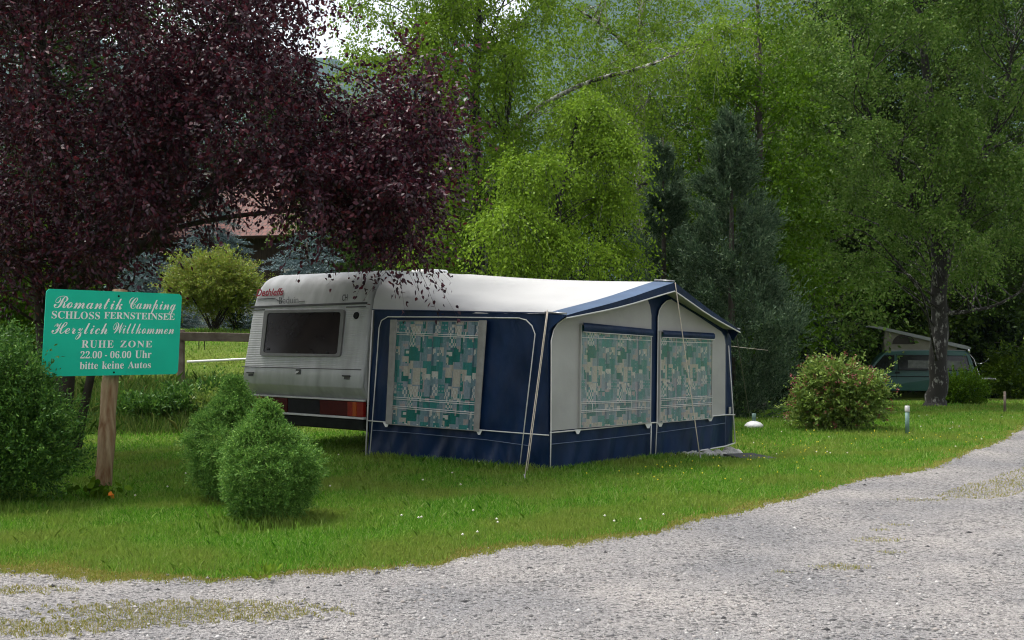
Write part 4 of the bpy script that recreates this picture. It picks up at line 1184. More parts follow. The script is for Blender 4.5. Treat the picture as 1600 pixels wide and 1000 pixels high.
tree('leaning_birch', 'white barked birch trunk leaning to the right above the awning', 'tree',
     [([gpt(735, 25), W(742, 400, 25), W(770, 270, 24.5), W(812, 192, 24.2), W(905, 134, 24), W(1005, 105, 24), W(1090, 70, 24), W(1165, 30, 24)], .075, .012)],
     cl, .30, M['birch_mid'], M['birch'], 44, ntw=11, m=24, L=.065, Wd=.046, twl=.75, droop=.8, limb_r=.012, spread=.9, jit=.05, down=.5, rise=.2)
poly = [(850, -190), (1130, -190), (1140, 120), (1080, 300), (1010, 360), (960, 260), (905, 120), (862, 60)]
cl = np.concatenate([clumps_in(poly, 75, 27, 32, rs0), clumps_in([(820, 20), (1000, 20), (1010, 270), (900, 230), (830, 150)], 26, 27, 31, rs0)])
tree('birch_tree', 'slender white trunked birch rising behind the leaning birch', 'tree',
     [([gpt(1004, 29.5), W(1003, 430, 29.5), W(1003, 250, 29.5), W(998, 120, 29.5), W(1002, 0, 29.5), W(995, -200, 29.5)], .17, .02),
      ([W(1003, 90, 29.5), W(950, 45, 29.2), W(895, 10, 29)], .06, .012)],
     cl, .55, M['birch_mid'], M['birch'], 45, ntw=14, m=28, L=.08, Wd=.055, twl=1.0, droop=.9, limb_r=.02, spread=.9, jit=.06, down=.5, rise=.5)
poly = [(1085, 170), (1120, 90), (1150, 40), (1225, 45), (1262, 130), (1275, 300), (1280, 540), (1100, 540), (1080, 380)]
cl = clumps_in(poly, 130, 26.5, 31.0, rs0)
tree('broadleaf_tree', 'rich green broadleaf tree behind the blue green cypresses', 'tree',
     [([gpt(1185, 29), W(1185, 560, 29), W(1186, 300, 29), W(1186, 120, 29), W(1187, 40, 29)], .17, .02)],
     cl, .6, M['rich_green'], M['bark2'], 46, ntw=13, m=20, L=.11, Wd=.075, twl=.9, droop=.3, limb_r=.018, spread=.9, jit=.06, rise=.5)
poly = [(1180, -60), (1260, -60), (1290, 60), (1250, 200), (1180, 120), (1150, 20)]
tree('birch_tree', 'thin pale birch top above the rich green broadleaf tree', 'tree',
     [([gpt(1185, 36), W(1185, 300, 36), W(1184, 100, 36), W(1183, -60, 36)], .13, .03)],
     clumps_in(poly, 34, 34.5, 37, rs0), .7, M['birch_mid'], M['birch'], 47, ntw=10, m=18, L=.11, Wd=.075, twl=1.2, droop=.9, limb_r=.018, spread=.9, jit=.06, rise=.5)
# big birch on the right, in front of the camper van
poly = [(1262, -190), (1720, -190), (1720, 400), (1620, 420), (1500, 430), (1390, 440), (1300, 440), (1270, 390), (1250, 280), (1262, 120)]
cl = clumps_in(poly, 215, 29, 36.5, rs0)
tree('birch_tree', 'big dull green birch with dark trunk standing in front of the camper van', 'tree',
     [([gpt(1462, 33), W(1464, 600, 33), W(1467, 480, 33), W(1462, 330, 33), W(1455, 180, 33), W(1440, 40, 33), W(1430, -200, 33)], .29, .02),
      ([W(1466, 470, 33), W(1500, 330, 32.6), W(1560, 180, 32.3), W(1590, 40, 32)], .13, .015),
      ([W(1466, 490, 33), W(1510, 487, 32.8), W(1560, 475, 32.6), W(1620, 440, 32.5)], .07, .015),
      ([W(1463, 380, 33), W(1400, 260, 32.6), W(1345, 150, 32.4), W(1330, 40, 32)], .12, .015)],
     cl, .42, M['birch_grey'], M['birch_dark'], 48, ntw=22, m=32, L=.09, Wd=.065, twl=.80, droop=.65, limb_r=.022, spread=.9, jit=.07, down=.4, rise=.5)

# ------------------------------------------------------------------ cypresses and spruces
def cypress(name, label, x, D, ytop, Rm, mat, seed, n=2600, L=.10, Wd=.026, m=24, ln=.38, prof=(.42, .58, .9, .96, .72, .47, .20, .0), group=None, out=.6):
    rs = np.random.RandomState(seed)
    b = gpt(x, D); b.z += .1
    H = CAMH - (ytop - HY) / F * D - b.z
    root = thing(name, label, 'conifer tree', b, group)
    per = 30; npl = n // per
    h = np.sort(rs.rand(npl) ** 1.2); a = rs.rand(npl) * 6.283
    lob = np.array([mnoise.noise(Vector((math.cos(q) * 1.3, math.sin(q) * 1.3, k * H * .55)) + Vector((seed * 3.1, 0, 0))) for q, k in zip(a, h)])
    env = Rm * np.interp(h, [0, .08, .2, .27, .41, .62, .83, 1], prof) * (1 + .42 * lob)
    r = env * (.5 + .5 * rs.rand(npl) ** .6)
    C = np.stack([b.x + np.cos(a) * r, b.y + np.sin(a) * r, b.z + .02 + h * H * .95], -1)
    ax = norm(np.stack([np.cos(a) * out, np.sin(a) * out, np.full(npl, .8)], -1) + rs.randn(npl, 3) * .2)
    pl = (ln * (.9 + .9 * rs.rand(npl)) * (1.4 - .8 * h))
    C = np.repeat(C, per, 0); AX = np.repeat(ax, per, 0); PLn = np.repeat(pl, per)
    t = rs.rand(n // per * per); k_ = len(t)
    P0 = C + AX * (PLn * 1.15 * (t - .4))[:, None] + rs.randn(k_, 3) * (.17 * PLn * (1 - .55 * t))[:, None]
    D0 = AX + rs.randn(k_, 3) * .32
    P, DD, LL, WW = sprigs(P0, D0, PLn * .7 * (.5 + .8 * rs.rand(k_)), m, rs, L, Wd, .42, 0, .012)
    link('crown', leaf_mesh('crown', P, DD, LL, WW, rs, .2), mat, root)
    MB().tube([b + Vector((0, 0, -.1)), b + Z * H * .5 + Vector((.02, 0, 0)), b + Z * H], [.11, .06, .008], 8).build('trunk', M['bark2'], root)
    return root
cypress('cypress_tree', 'tall blue green cypress just right of the awning peak', 1142, 23.5, 172, 1.40, M['cypress'], 51, n=7200, ln=.42, L=.085, Wd=.024, m=20)
cypress('cypress_tree', 'shorter blue green cypress behind the awning peak, left of the tall one', 1036, 25.5, 215, 1.05, M['cypress'], 52, n=4200, L=.085, Wd=.024, m=20)
def spruce(name, label, x, D, ytop, Rm, mat, seed, levels=16, L=.12, Wd=.03, group=None):
    rs = np.random.RandomState(seed)
    b = gpt(x, D); b.z += .1
    H = CAMH - (ytop - HY) / F * D - b.z
    root = thing(name, label, 'conifer tree', b, group)
    P0, D0, ln = [], [], []
    for i in range(levels):
        h = .06 + .92 * i / levels
        rl = Rm * (1 - h) ** .8
        for k in range(max(4, int(10 * (1 - h) + 3))):
            a = rs.rand() * 6.283; n_ = max(3, int(rl / .16))
            for j in range(n_):
                t = (j + 1) / n_
                rr_ = rl * t
                p = np.array([b.x + math.cos(a) * rr_, b.y + math.sin(a) * rr_, b.z + h * H + .15 * rl - .35 * rl * t * t + .12 * rl * t ** 4])
                for sd in (-1, 0, 1):
                    aa = a + sd * .8
                    P0.append(p + rs.randn(3) * .02); D0.append([math.cos(aa), math.sin(aa), .05]); ln.append(.34)
    P0, D0, ln = np.array(P0), np.array(D0), np.array(ln)
    P, DD, LL, WW = sprigs(P0, D0, ln, 12, rs, L, Wd, .55, .15, .02)
    link('crown', leaf_mesh('crown', P, DD, LL, WW, rs, .8), mat, root)
    MB().tube([b + Vector((0, 0, -.1)), b + Z * H], [.12, .01], 8).build('trunk', M['bark2'], root)
    return root
spruce('spruce_tree', 'blue spruce rising in front of the red tiled roof', 332, 38, 268, 1.9, M['spruce_blue'], 61, 18)
spruce('spruce_tree', 'broad blue spruce just above the caravan roof', 480, 33, 350, 2.2, M['spruce_blue'], 62, 12)
spruce('spruce_tree', 'low blue spruce behind the plum trunk, left of the yellow green shrub', 228, 35, 385, 1.7, M['spruce_blue'], 63, 11)

# ------------------------------------------------------------------ bushes
bush('yew_bush', 'large dark green yew bush beside the green sign', 'bush',
     [((-5.42, 11.1, .75), (.92, .8, .85)), ((-5.42, 11.1, 1.22), (.78, .7, .62)), ((-4.70, 10.95, .62), (.50, .5, .58)), ((-4.95, 10.95, .9), (.42, .5, .62)), ((-6.1, 11.2, .8), (.9, .8, .95)), ((-4.86, 10.9, 1.12), (.26, .24, .26)), ((-4.62, 10.8, 1.24), (.09, .09, .16))],
     9500, 15, .042, .017, .17, M['yew'], 71, spread=.75, upb=.7, inner=.5, noise_amp=.12, stems=6, nf=3.2)
def dwarf(label, x, yb, D, ytop, wpx, seed, tipmat=None):
    X = (x - 800) / F * D
    H = CAMH - (ytop - HY) / F * D
    Rm = wpx / F * D / 2
    rs = np.random.RandomState(seed)
    root = thing('dwarf_spruce', label, 'shrub', (X, D, 0), 'dwarf spruces in the lawn')
    nl, per = 190, 34
    hl = rs.rand(nl) ** .9; al = rs.rand(nl) * 6.283
    prof = lambda h: np.interp(h, [0, .06, .2, .43, .6, .71, .86, 1], [.36, .55, .86, 1.0, .90, .64, .25, .03])
    lob = np.array([mnoise.noise(Vector((math.cos(q) * 1.7, math.sin(q) * 1.7, k * 3)) + Vector((seed, 0, 0))) for q, k in zip(al, hl)])
    rl = Rm * prof(hl) * (.80 + .30 * lob + .14 * rs.rand(nl)) * .92
    Lc = np.stack([X + np.cos(al) * rl, D + np.sin(al) * rl, .06 + hl * H * .93], -1)
    lr = (.06 + .075 * rs.rand(nl)) * (1.15 - .6 * hl)
    Cc = np.repeat(Lc, per, 0); n = nl * per
    q = norm(rs.randn(n, 3) + norm(Cc - np.array([X, D, .25 * H])) * .7 + np.array([0, 0, .25]))
    P0 = Cc + q * np.repeat(lr, per)[:, None] * (.55 + .45 * rs.rand(n, 1))
    # shoots filling the inside
    ni = 1100
    hi = rs.rand(ni); ai = rs.rand(ni) * 6.283; ri = Rm * prof(hi) * .75 * rs.rand(ni) ** .4
    P0 = np.concatenate([P0, np.stack([X + np.cos(ai) * ri, D + np.sin(ai) * ri, .05 + hi * H * .9], -1)])
    D0 = np.concatenate([q, norm(rs.randn(ni, 3) + np.array([0, 0, .4]))])
    n += ni; ok_ = P0[:, 2] > .02
    P0, D0 = P0[ok_], D0[ok_]; n = len(P0)
    P, DD, LL, WW = sprigs(P0, D0, .055 * (.6 + .8 * rs.rand(n)), 12, rs, .030, .0085, .75, 0, .006)
    link('foliage', leaf_mesh('foliage', P, DD, LL, WW, rs, .4), M['dwarf'], root)
    MB().tube([Vector((X, D, -.05)), Vector((X, D, H * .9))], [.05, .01], 7).build('stem', M['bark'], root)
    return root
dwarf('rounded dwarf spruce in front, with a yellowish tip, on the lawn before the caravan', 418, 815, 10.0, 640, 158, 81)
dwarf('pointed dwarf spruce half hidden behind the rounded one, close to the caravan corner', 366, 765, 11.2, 598, 150, 82)
bush('flowering_shrub', 'rounded shrub with pink blossom on the lawn right of the awning', 'bush',
     [((5.62, 19.4, .50), (.64, .62, .55)), ((5.45, 19.3, .85), (.42, .45, .36)), ((6.05, 19.3, .60), (.38, .45, .48)), ((5.20, 19.3, .40), (.38, .42, .42))],
     2100, 15, .065, .034, .30, M['weigela'], 72, spread=.8, upb=.6, inner=.35, shape=6, stems=9, extra=(M['pink'], 300, .026), droop=.25)
c = gpt(1508, 36)
bush('leafy_shrub', 'small green shrub at the rear wheel of the camper van', 'bush', [((c.x, c.y, c.z + .55), (.68, .6, .6)), ((c.x - .4, c.y, c.z + .35), (.5, .5, .42))], 900, 14, .07, .04, .3, M['rich_green'], 73, stems=4)
c = gpt(333, 31)
bush('leafy_shrub', 'wide yellow green shrub with dark stems before the white garden wall', 'bush',
     [((c.x, c.y, 3.15), (1.15, 1.0, .80)), ((c.x - .70, c.y, 2.85), (.65, .7, .52)), ((c.x + .75, c.y, 2.85), (.62, .7, .55)), ((c.x + .1, c.y, 2.35), (.45, .4, .35))],
     2800, 15, .07, .035, .4, M['shrub_yellow'], 74, spread=.8, upb=.5, inner=.3, stems=12, stemmat=M['bark'], droop=.2, noise_amp=.3)
c = gpt(367, 31.5)
bush('sapling_shrub', 'thin sparse shrub against the white garden wall beside the caravan', 'bush', [((c.x, c.y, c.z + .55), (.28, .28, .6))], 160, 12, .06, .035, .3, M['dark_green'], 75, stems=4)
# understory below the trees
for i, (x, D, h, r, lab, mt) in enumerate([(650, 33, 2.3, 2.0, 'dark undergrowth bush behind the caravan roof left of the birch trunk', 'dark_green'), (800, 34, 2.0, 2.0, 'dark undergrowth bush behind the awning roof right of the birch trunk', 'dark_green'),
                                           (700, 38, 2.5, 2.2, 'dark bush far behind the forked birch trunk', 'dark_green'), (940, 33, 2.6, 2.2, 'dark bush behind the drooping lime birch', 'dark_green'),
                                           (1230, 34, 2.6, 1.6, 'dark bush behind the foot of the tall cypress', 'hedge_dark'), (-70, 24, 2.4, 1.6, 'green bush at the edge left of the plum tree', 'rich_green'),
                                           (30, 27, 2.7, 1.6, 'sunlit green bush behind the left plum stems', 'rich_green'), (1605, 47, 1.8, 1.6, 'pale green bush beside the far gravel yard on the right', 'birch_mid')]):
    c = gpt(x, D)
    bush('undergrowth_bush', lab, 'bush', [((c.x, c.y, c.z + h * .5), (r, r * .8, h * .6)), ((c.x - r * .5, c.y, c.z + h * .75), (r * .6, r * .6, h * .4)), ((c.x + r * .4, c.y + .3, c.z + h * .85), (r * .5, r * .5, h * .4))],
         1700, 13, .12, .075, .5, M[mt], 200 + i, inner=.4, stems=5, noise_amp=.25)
# dark clipped conifers and hedge behind the van
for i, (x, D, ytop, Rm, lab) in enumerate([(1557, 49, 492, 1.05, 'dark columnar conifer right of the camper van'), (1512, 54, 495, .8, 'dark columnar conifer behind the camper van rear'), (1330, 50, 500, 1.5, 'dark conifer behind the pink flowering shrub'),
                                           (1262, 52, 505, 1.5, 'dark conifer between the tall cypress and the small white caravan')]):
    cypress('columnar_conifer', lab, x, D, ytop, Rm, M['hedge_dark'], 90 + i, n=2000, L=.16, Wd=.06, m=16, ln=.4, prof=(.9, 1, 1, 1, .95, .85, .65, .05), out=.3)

# trees of the wood behind: one by one
WOOD = [(560, 46, 150, 3.0, 'far_green', 'wood tree above the caravan roof, left of the forked birch'), (660, 52, 160, 3.2, 'far_green', 'wood tree seen through the forked birch'),
        (770, 48, 210, 3.2, 'dark_green', 'low wood tree behind the weeping birch, left side'), (900, 50, 190, 3.4, 'far_green', 'wood tree behind the weeping birch'), (1000, 46, 140, 3.4, 'dark_green', 'wood tree behind the shorter cypress'),
        (1090, 52, 60, 3.6, 'far_green', 'wood tree between the slender birch and the broadleaf tree'), (1270, 46, 40, 3.8, 'birch_grey', 'wood tree left behind the big right birch'),
        (1370, 52, -60, 4.2, 'dark_green', 'wood tree behind the middle of the big right birch'), (1480, 50, -90, 4.2, 'far_green', 'wood tree high behind the dark birch trunk'), (1665, 46, -80, 4.6, 'dark_green', 'wood tree at the right edge behind the big birch'),
        (1320, 60, 200, 4.0, 'dark_green', 'lower wood tree over the pink shrub'), (1420, 62, 300, 4.0, 'hedge_dark', 'low dark wood tree over the camper roof'), (1540, 60, 260, 4.0, 'dark_green', 'low wood tree over the dark columnar conifer'), (1640, 56, 200, 4.0, 'far_green', 'wood tree beyond the right edge'),
        (40, 44, -70, 3.8, 'dark_green', 'wood tree behind the left plum stems'), (150, 50, -60, 4.2, 'dark_green', 'wood tree behind the middle of the plum crown'), (-90, 46, 120, 3.8, 'dark_green', 'wood tree beyond the left edge'), (300, 66, 110, 3.6, 'dark_green', 'dark wood tree above the red tiled roof'),
        (260, 58, -20, 3.8, 'dark_green', 'tall dark wood tree behind the plum crown, left of the white sky gap'), (1300, 53, -20, 3.8, 'dark_green', 'dark wood tree showing through the left side of the big right birch'), (1425, 55, -130, 4.0, 'dark_green', 'dark wood tree showing through the top of the big right birch'),
        (1545, 54, -130, 4.6, 'dark_green', 'dark wood tree at the upper right corner'), (1225, 54, 30, 3.2, 'far_green', 'wood tree under the far blue hillside'), (1380, 56, 250, 3.8, 'hedge_dark', 'dark wood tree low behind the big right birch, above the camper nose'), (1530, 57, 220, 4.0, 'hedge_dark', 'dark wood tree low on the right, above the camper tail'),
        (440, 68, 120, 3.4, 'dark_green', 'dark wood tree right of the chimney')]
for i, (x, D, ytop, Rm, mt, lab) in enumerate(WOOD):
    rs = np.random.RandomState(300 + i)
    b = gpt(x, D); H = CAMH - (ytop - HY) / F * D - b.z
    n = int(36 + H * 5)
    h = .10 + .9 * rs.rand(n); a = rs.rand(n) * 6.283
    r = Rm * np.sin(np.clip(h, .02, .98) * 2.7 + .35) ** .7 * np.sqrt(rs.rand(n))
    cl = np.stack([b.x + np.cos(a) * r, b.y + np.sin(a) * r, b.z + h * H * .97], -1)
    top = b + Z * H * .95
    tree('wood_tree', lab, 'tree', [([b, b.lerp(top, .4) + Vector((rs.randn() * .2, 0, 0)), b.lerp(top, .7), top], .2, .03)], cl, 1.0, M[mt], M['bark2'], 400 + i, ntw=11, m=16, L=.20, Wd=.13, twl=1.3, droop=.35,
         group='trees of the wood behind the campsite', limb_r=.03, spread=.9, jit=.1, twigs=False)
for i, (x, D, ytop, lab) in enumerate([(478, 60, 66, 'dark spruce top against the white sky'), (520, 66, 95, 'spruce top right of the white sky gap'), (446, 64, 110, 'spruce behind the purple crown')]):
    spruce('wood_spruce', lab, x, D, ytop, 2.6, M['dark_green'], 500 + i, 20, .2, .06, 'trees of the wood behind the campsite')

for i, (x, D, lab) in enumerate([(228, 18.9, 'dark weedy clump on the bank just right of the sign post'), (292, 19.6, 'dark weedy clump on the bank under the fence post'), (345, 19.2, 'weedy clump on the bank beside the caravan tail')]):
    c = gpt(x, D); c.z += .1
    bush('nettle_clump', lab, 'weed', [((c.x, c.y, c.z + .16), (.6, .35, .26)), ((c.x + .45, c.y + .2, c.z + .22), (.4, .3, .24))], 330, 12, .085, .035, .28, M['yew'] if i < 2 else M['weigela'], 240 + i, inner=.2, stems=4, upb=1.2)

# ------------------------------------------------------------------ green camper van
M['van_green'] = pm('dark green van paint', (.008, .058, .050), .28, .1, 2, spec=.6)
M['van_roof'] = pm('grey pop roof shell', (.20, .21, .22), .45, .1, 3)
M['canvas'] = pm('beige grey roof canvas', (.16, .15, .125), .8, .1, 5)
M['chrome'] = pm('bright metal tube', (.5, .5, .5), .25, .1, 9, metal=.8)
M['lamp_red'] = M['red_lens']
VD = 44.0
vo = W(1528, 626, VD)                        # rear left bottom corner seen from the camera
th = R(13)
fx, sy = Vector((-math.cos(th), math.sin(th), 0)), Vector((math.sin(th), math.cos(th), 0))   # forward, away across the van
vz = gz(vo.x - 2, VD + .5)
vo.z = vz
VS = 1.0
def vp(x, y, z):
    """x forward from the tail, y across away from the viewer, z up"""
    return vo + fx * (x * VS) + sy * (y * VS) + Z * (z * VS)
van = thing('camper_van', 'dark green camper van with its pop-up roof raised, parked behind the big right birch', 'camper van', vp(2.3, .9, 0))
side = [(.02, .42), (.0, .75), (.06, 1.05), (.20, 1.55), (.30, 1.84), (.42, 1.93), (1.2, 1.96), (3.0, 1.95), (3.36, 1.90), (3.55, 1.80), (4.12, 1.14), (4.6, .98), (4.72, .80), (4.74, .45), (4.6, .33), (.15, .33)]
def inset(z): return 0.0 if z < 1.05 else .16 * ((z - 1.05) / .9) ** 1.2
mb = MB(); vs = []; fs = []; n = len(side); VW = 1.84
rows = [(0, .06), (.03, .015), (.09, 0)]
allr = [(a, b, 0) for a, b in rows] + [(a, b, 1) for a, b in rows[::-1]]
cen = Vector((2.3, 1.1))
for a, sh, far in allr:
    for (x, z) in side:
        q = Vector((x, z)); q = q + (cen - q).normalized() * sh
        y = inset(z) + a
        vs.append(vp(q.x, VW - y if far else y, q.y))
m_ = len(allr)
for r in range(m_ - 1):
    for i in range(n): fs.append((r * n + i, r * n + (i + 1) % n, (r + 1) * n + (i + 1) % n, (r + 1) * n + i))
fs += [list(range(n))[::-1], [(m_ - 1) * n + i for i in range(n)]]
mb.add(vs, fs)
vb = mb.build('body', M['van_green'], van)
def vside(pts, off, th_, name, mat, parent=van):
    P = [vp(x, inset(z) - off, z) for x, z in pts]
    nn = -sy
    return MB().slab(P, nn, th_).build(name, mat, parent)
M['van_glass'] = pm('van window glass', (.010, .011, .011), .08, .2, 3, spec=.5)
for pts in ([(.30, 1.18), (.42, 1.72), (2.95, 1.74), (2.95, 1.18)], [(3.12, 1.18), (3.12, 1.74), (3.50, 1.72), (3.98, 1.18)]):
    c = (sum(p[0] for p in pts) / 4, sum(p[1] for p in pts) / 4)
    wf = vside([(c[0] + (x - c[0]) * 1.03, c[1] + (z - c[1]) * 1.10) for x, z in pts], .004, .01, 'window', M['black'])
    vside(pts, .009, .004, 'pane', M['van_glass'], wf)
M['reflection_grey'] = pm('grey van window reflection', (.09, .095, .09), .8, .3, 8)  # pale reflections on the van glass, painted as grey patches over the panes
for x0, x1 in ((.5, 1.25), (1.75, 2.6)):
    vside([(x0, 1.24), (x0, 1.54), (x1, 1.56), (x1, 1.24)], .0115, .002, 'window_reflection', M['reflection_grey'])
vside([(.25, .90), (.25, .925), (4.5, .925), (4.5, .90)], .004, .008, 'side_strip', M['black'])
vside([(3.02, .40), (3.02, 1.80), (3.035, 1.80), (3.035, .40)], .003, .006, 'door_seam', M['black'])
vside([(2.92, 1.02), (2.92, 1.10), (3.10, 1.10), (3.10, 1.02)], .012, .014, 'door_handle', M['black'])
for x in (.95, 3.85):
    vside([(x + .40 * math.cos(a), .34 + .42 * math.sin(a)) for a in np.linspace(0, math.pi, 14)], .003, .01, 'wheel_arch', M['black'])
    for y in (.1, VW - .1):
        w = MB().tube([vp(x, y - .09, .32), vp(x, y - .06, .32), vp(x, y + .06, .32), vp(x, y + .09, .32)], [.28, .32, .32, .28], 20).build('wheel', M['black'], van)
        MB().tube([vp(x, y - .105, .32), vp(x, y + .105, .32)], .18, 14).build('rim', M['grey_metal'], w)
# rear face: window, lamps, bicycle carrier
def rearp(y, z, off=.004):
    x = float(np.interp(z, [.42, .75, 1.05, 1.55, 1.84], [.02, 0, .06, .20, .30])) - off
    return vp(x, y, z)
MB().slab([rearp(.25, 1.2), rearp(.32, 1.72), rearp(1.52, 1.72), rearp(1.59, 1.2)], -fx, .006).build('rear_window', M['van_glass'], van)
for y0 in (.06, 1.62):
    MB().slab([rearp(y0, .8, .012), rearp(y0, 1.12, .012), rearp(y0 + .15, 1.12, .012), rearp(y0 + .15, .8, .012)], -fx, .012).build('tail_light', M['red_lens'], van)
MB().box(vp(-.05, VW / 2, .48), (.16, VW - .1, .22), (fx, sy, Z), bev=.03).build('rear_bumper', M['black'], van)
cr = MB()
for y in (.45, 1.25):
    cr.tube([rearp(y, 1.86, .02), rearp(y, 1.6, .14), rearp(y, 1.05, .16), rearp(y, .82, .20), vp(-.75, y, .82)], .018, 6)
for z in (1.0, 1.5): cr.tube([rearp(.4, z, .16), rearp(1.3, z, .16)], .014, 6)
cr.tube([vp(-.3, .2, .82), vp(-.3, 1.5, .82)], .018, 6); cr.tube([vp(-.7, .2, .82), vp(-.7, 1.5, .82)], .018, 6)
cr.tube(spline([rearp(.85, 1.45, .15), vp(-.25, .8, 1.42), vp(-.4, .7, 1.5), vp(-.5, .6, 1.62)], 8), .012, 6)
cr.build('bicycle_carrier', M['chrome'], van)
# pop roof: canvas walls and the tilted shell, high over the cab
shell = [(.30, 1.98), (.22, 2.06), (.40, 2.14), (3.65, 2.90), (4.05, 2.93), (4.10, 2.88), (3.7, 2.80), (.5, 2.02)]
ms = MB(); vs = []
for y in (.12, VW - .12): vs += [vp(x, y, z) for x, z in shell]
k = len(shell)
ms.add(vs, [list(range(k)), list(range(2 * k - 1, k - 1, -1))] + [(i, (i + 1) % k, k + (i + 1) % k, k + i) for i in range(k)])
pr = ms.build('pop_roof', M['van_roof'], van)
cv = MB(); vs = []
can = [(.75, 1.955), (3.45, 1.945), (3.50, 2.30), (3.45, 2.74), (.75, 2.08)]
for y in (.24, VW - .24): vs += [vp(x, y, z) for x, z in can]
cv.add(vs, [list(range(5)), list(range(9, 4, -1))] + [(i, (i + 1) % 5, 5 + (i + 1) % 5, 5 + i) for i in range(5)])
cvo = cv.build('roof_canvas', M['canvas'], van)
P = [(3.18 - .0, 2.19)] + [(2.74 + .44 * math.cos(a), 2.19 + .40 * math.sin(a)) for a in np.linspace(0, math.pi * .92, 12)] + [(2.30, 2.19)]
MB().slab([vp(x, .232, z) for x, z in P], -sy, .006).build('canvas_window', M['dark_glass'], cvo)
MB().box(vp(1.9, VW / 2, 1.945), (3.0, VW - .42, .05), (fx, sy, Z), bev=.01).build('roof_gutter', M['van_roof'], van)
MB().tube([vp(.32, .14, 2.0), vp(.30, .14, 1.86)], .05, 8).build('roof_hinge', M['chrome'], van)

# ------------------------------------------------------------------ small white caravan far behind the pink shrub
c = gpt(1292, 56); c.z += .1
far = thing('distant_caravan', 'white caravan glimpsed far away between dark conifers', 'caravan', c)
prof = [(-1.0, .5), (-1.08, 1.1), (-.95, 2.0), (-.8, 2.35), (-.5, 2.5), (3.0, 2.5), (3.3, 2.2), (3.4, .9), (3.2, .5)]
vs = []
for y in (0, 2.1): vs += [c + Vector((x, y, z)) for x, z in prof]
k = len(prof)
fb = MB().add(vs, [list(range(k)), list(range(2 * k - 1, k - 1, -1))] + [(i, (i + 1) % k, k + (i + 1) % k, k + i) for i in range(k)]).build('body', M['white'], far)
MB().box(c + Vector((.4, -.01, 1.55)), (1.1, .03, .6), bev=.01).build('window', M['dark_glass'], far)
MB().box(c + Vector((2.2, -.01, 1.55)), (.9, .03, .6), bev=.01).build('window', M['dark_glass'], far)
for x in (.9,): MB().tube([c + Vector((x, .1, .3)), c + Vector((x, .28, .3))], .3, 16).build('wheel', M['black'], far)

# ------------------------------------------------------------------ house with red roof, garden wall, fence, kerb
def tile_mat():
    m, N, L, P = nodes_of('red roof tiles')
    tc = N.new('ShaderNodeTexCoord')
    bk = N.new('ShaderNodeTexBrick'); bk.inputs['Scale'].default_value = 1.0
    bk.inputs['Color1'].default_value = (.105, .024, .016, 1); bk.inputs['Color2'].default_value = (.15, .038, .026, 1); bk.inputs['Mortar'].default_value = (.05, .018, .013, 1)
    bk.inputs['Brick Width'].default_value = .26; bk.inputs['Row Height'].default_value = .33; bk.inputs['Mortar Size'].default_value = .03
    L.new(tc.outputs['UV'], bk.inputs['Vector']); L.new(bk.outputs[0], P.inputs['Base Color']); P.inputs['Roughness'].default_value = .75
    b = N.new('ShaderNodeBump'); b.inputs['Strength'].default_value = .8; b.inputs['Distance'].default_value = .05
    L.new(bk.outputs['Fac'], b.inputs['Height']); b.invert = True; L.new(b.outputs[0], P.inputs['Normal'])
    return m
M['tiles'] = tile_mat()
M['timber'] = pm('dark timber boards', (.045, .028, .018), .8, .4, 3, .4, 20, stretch=(6, 6, .6))
M['plaster'] = pm('white plaster', (.62, .61, .58), .85, .08, 2, .15, 40)
hx = W(385, 518, 50)
hx.z = gz(hx.x, 50)
house = thing('chalet_house', 'timber house with red tiled roof and white chimney behind the plum tree', 'house', hx)
ha = R(-14); h1 = Vector((math.cos(ha), math.sin(ha), 0)); h2 = Vector((-math.sin(ha), math.cos(ha), 0))
def hp(x, y, z): return hx + h1 * x + h2 * y + Z * z
HW, HDp, HH, RH = 10.0, 8.0, 4.7, 2.4
MB().box(hp(0, HDp / 2, HH / 2 + .5), (HW, HDp, HH - 1.0), (h1, h2, Z)).slab([hp(-HW / 2, 0, HH), hp(-HW / 2, HDp / 2, HH + RH), hp(-HW / 2, HDp, HH)], -h1, .2).slab([hp(HW / 2, 0, HH), hp(HW / 2, HDp / 2, HH + RH), hp(HW / 2, HDp, HH)], h1, .2).build('timber_wall', M['timber'], house)
MB().box(hp(0, HDp / 2, .45), (HW + .05, HDp + .05, 1.1), (h1, h2, Z)).build('plinth', M['plaster'], house)
def roof_side(y0, z0, y1, z1, name):
    a, b = hp(-HW / 2 - .7, y0, z0), hp(HW / 2 + .7, y0, z0); c_, d_ = hp(HW / 2 + .7, y1, z1), hp(-HW / 2 - .7, y1, z1)
    nn = (b - a).cross(d_ - a).normalized()
    if nn.z < 0: nn = -nn
    o = MB().slab([a, b, c_, d_], nn, .14).build(name, M['tiles'], house)
    uv = o.data.uv_layers.new(name='uv')
    ex, ey_ = (b - a).normalized(), (d_ - a).normalized()
    for l in o.data.loops:
        p = o.data.vertices[l.vertex_index].co - a
        uv.data[l.index].uv = (p.dot(ex), p.dot(ey_))
    return o
rf = roof_side(-1.0, HH - .55, HDp / 2, HH + RH + .12, 'roof')
roof_side(HDp + 1.0, HH - .55, HDp / 2 + .02, HH + RH + .12, 'roof')
def chim(x, y, z):
    o = MB().box(hp(x, y, z), (.7, .6, 1.8), (h1, h2, Z)).build('chimney', M['plaster'], house)
    MB().box(hp(x, y, z + .95), (.9, .8, .08), (h1, h2, Z)).build('chimney_cap', M['trim_dark'], o)
chim(1.55, 2.6, HH + 2.55)
chim(-3.6, 2.4, HH + 1.9)
for x in (-3.2, -.6, 2.4):
    w = MB().box(hp(x, -.03, 2.2), (1.1, .08, 1.1), (h1, h2, Z)).build('window', M['white'], house)
    MB().box(hp(x, -.075, 2.2), (.9, .02, .9), (h1, h2, Z)).build('pane', M['dark_glass'], w)
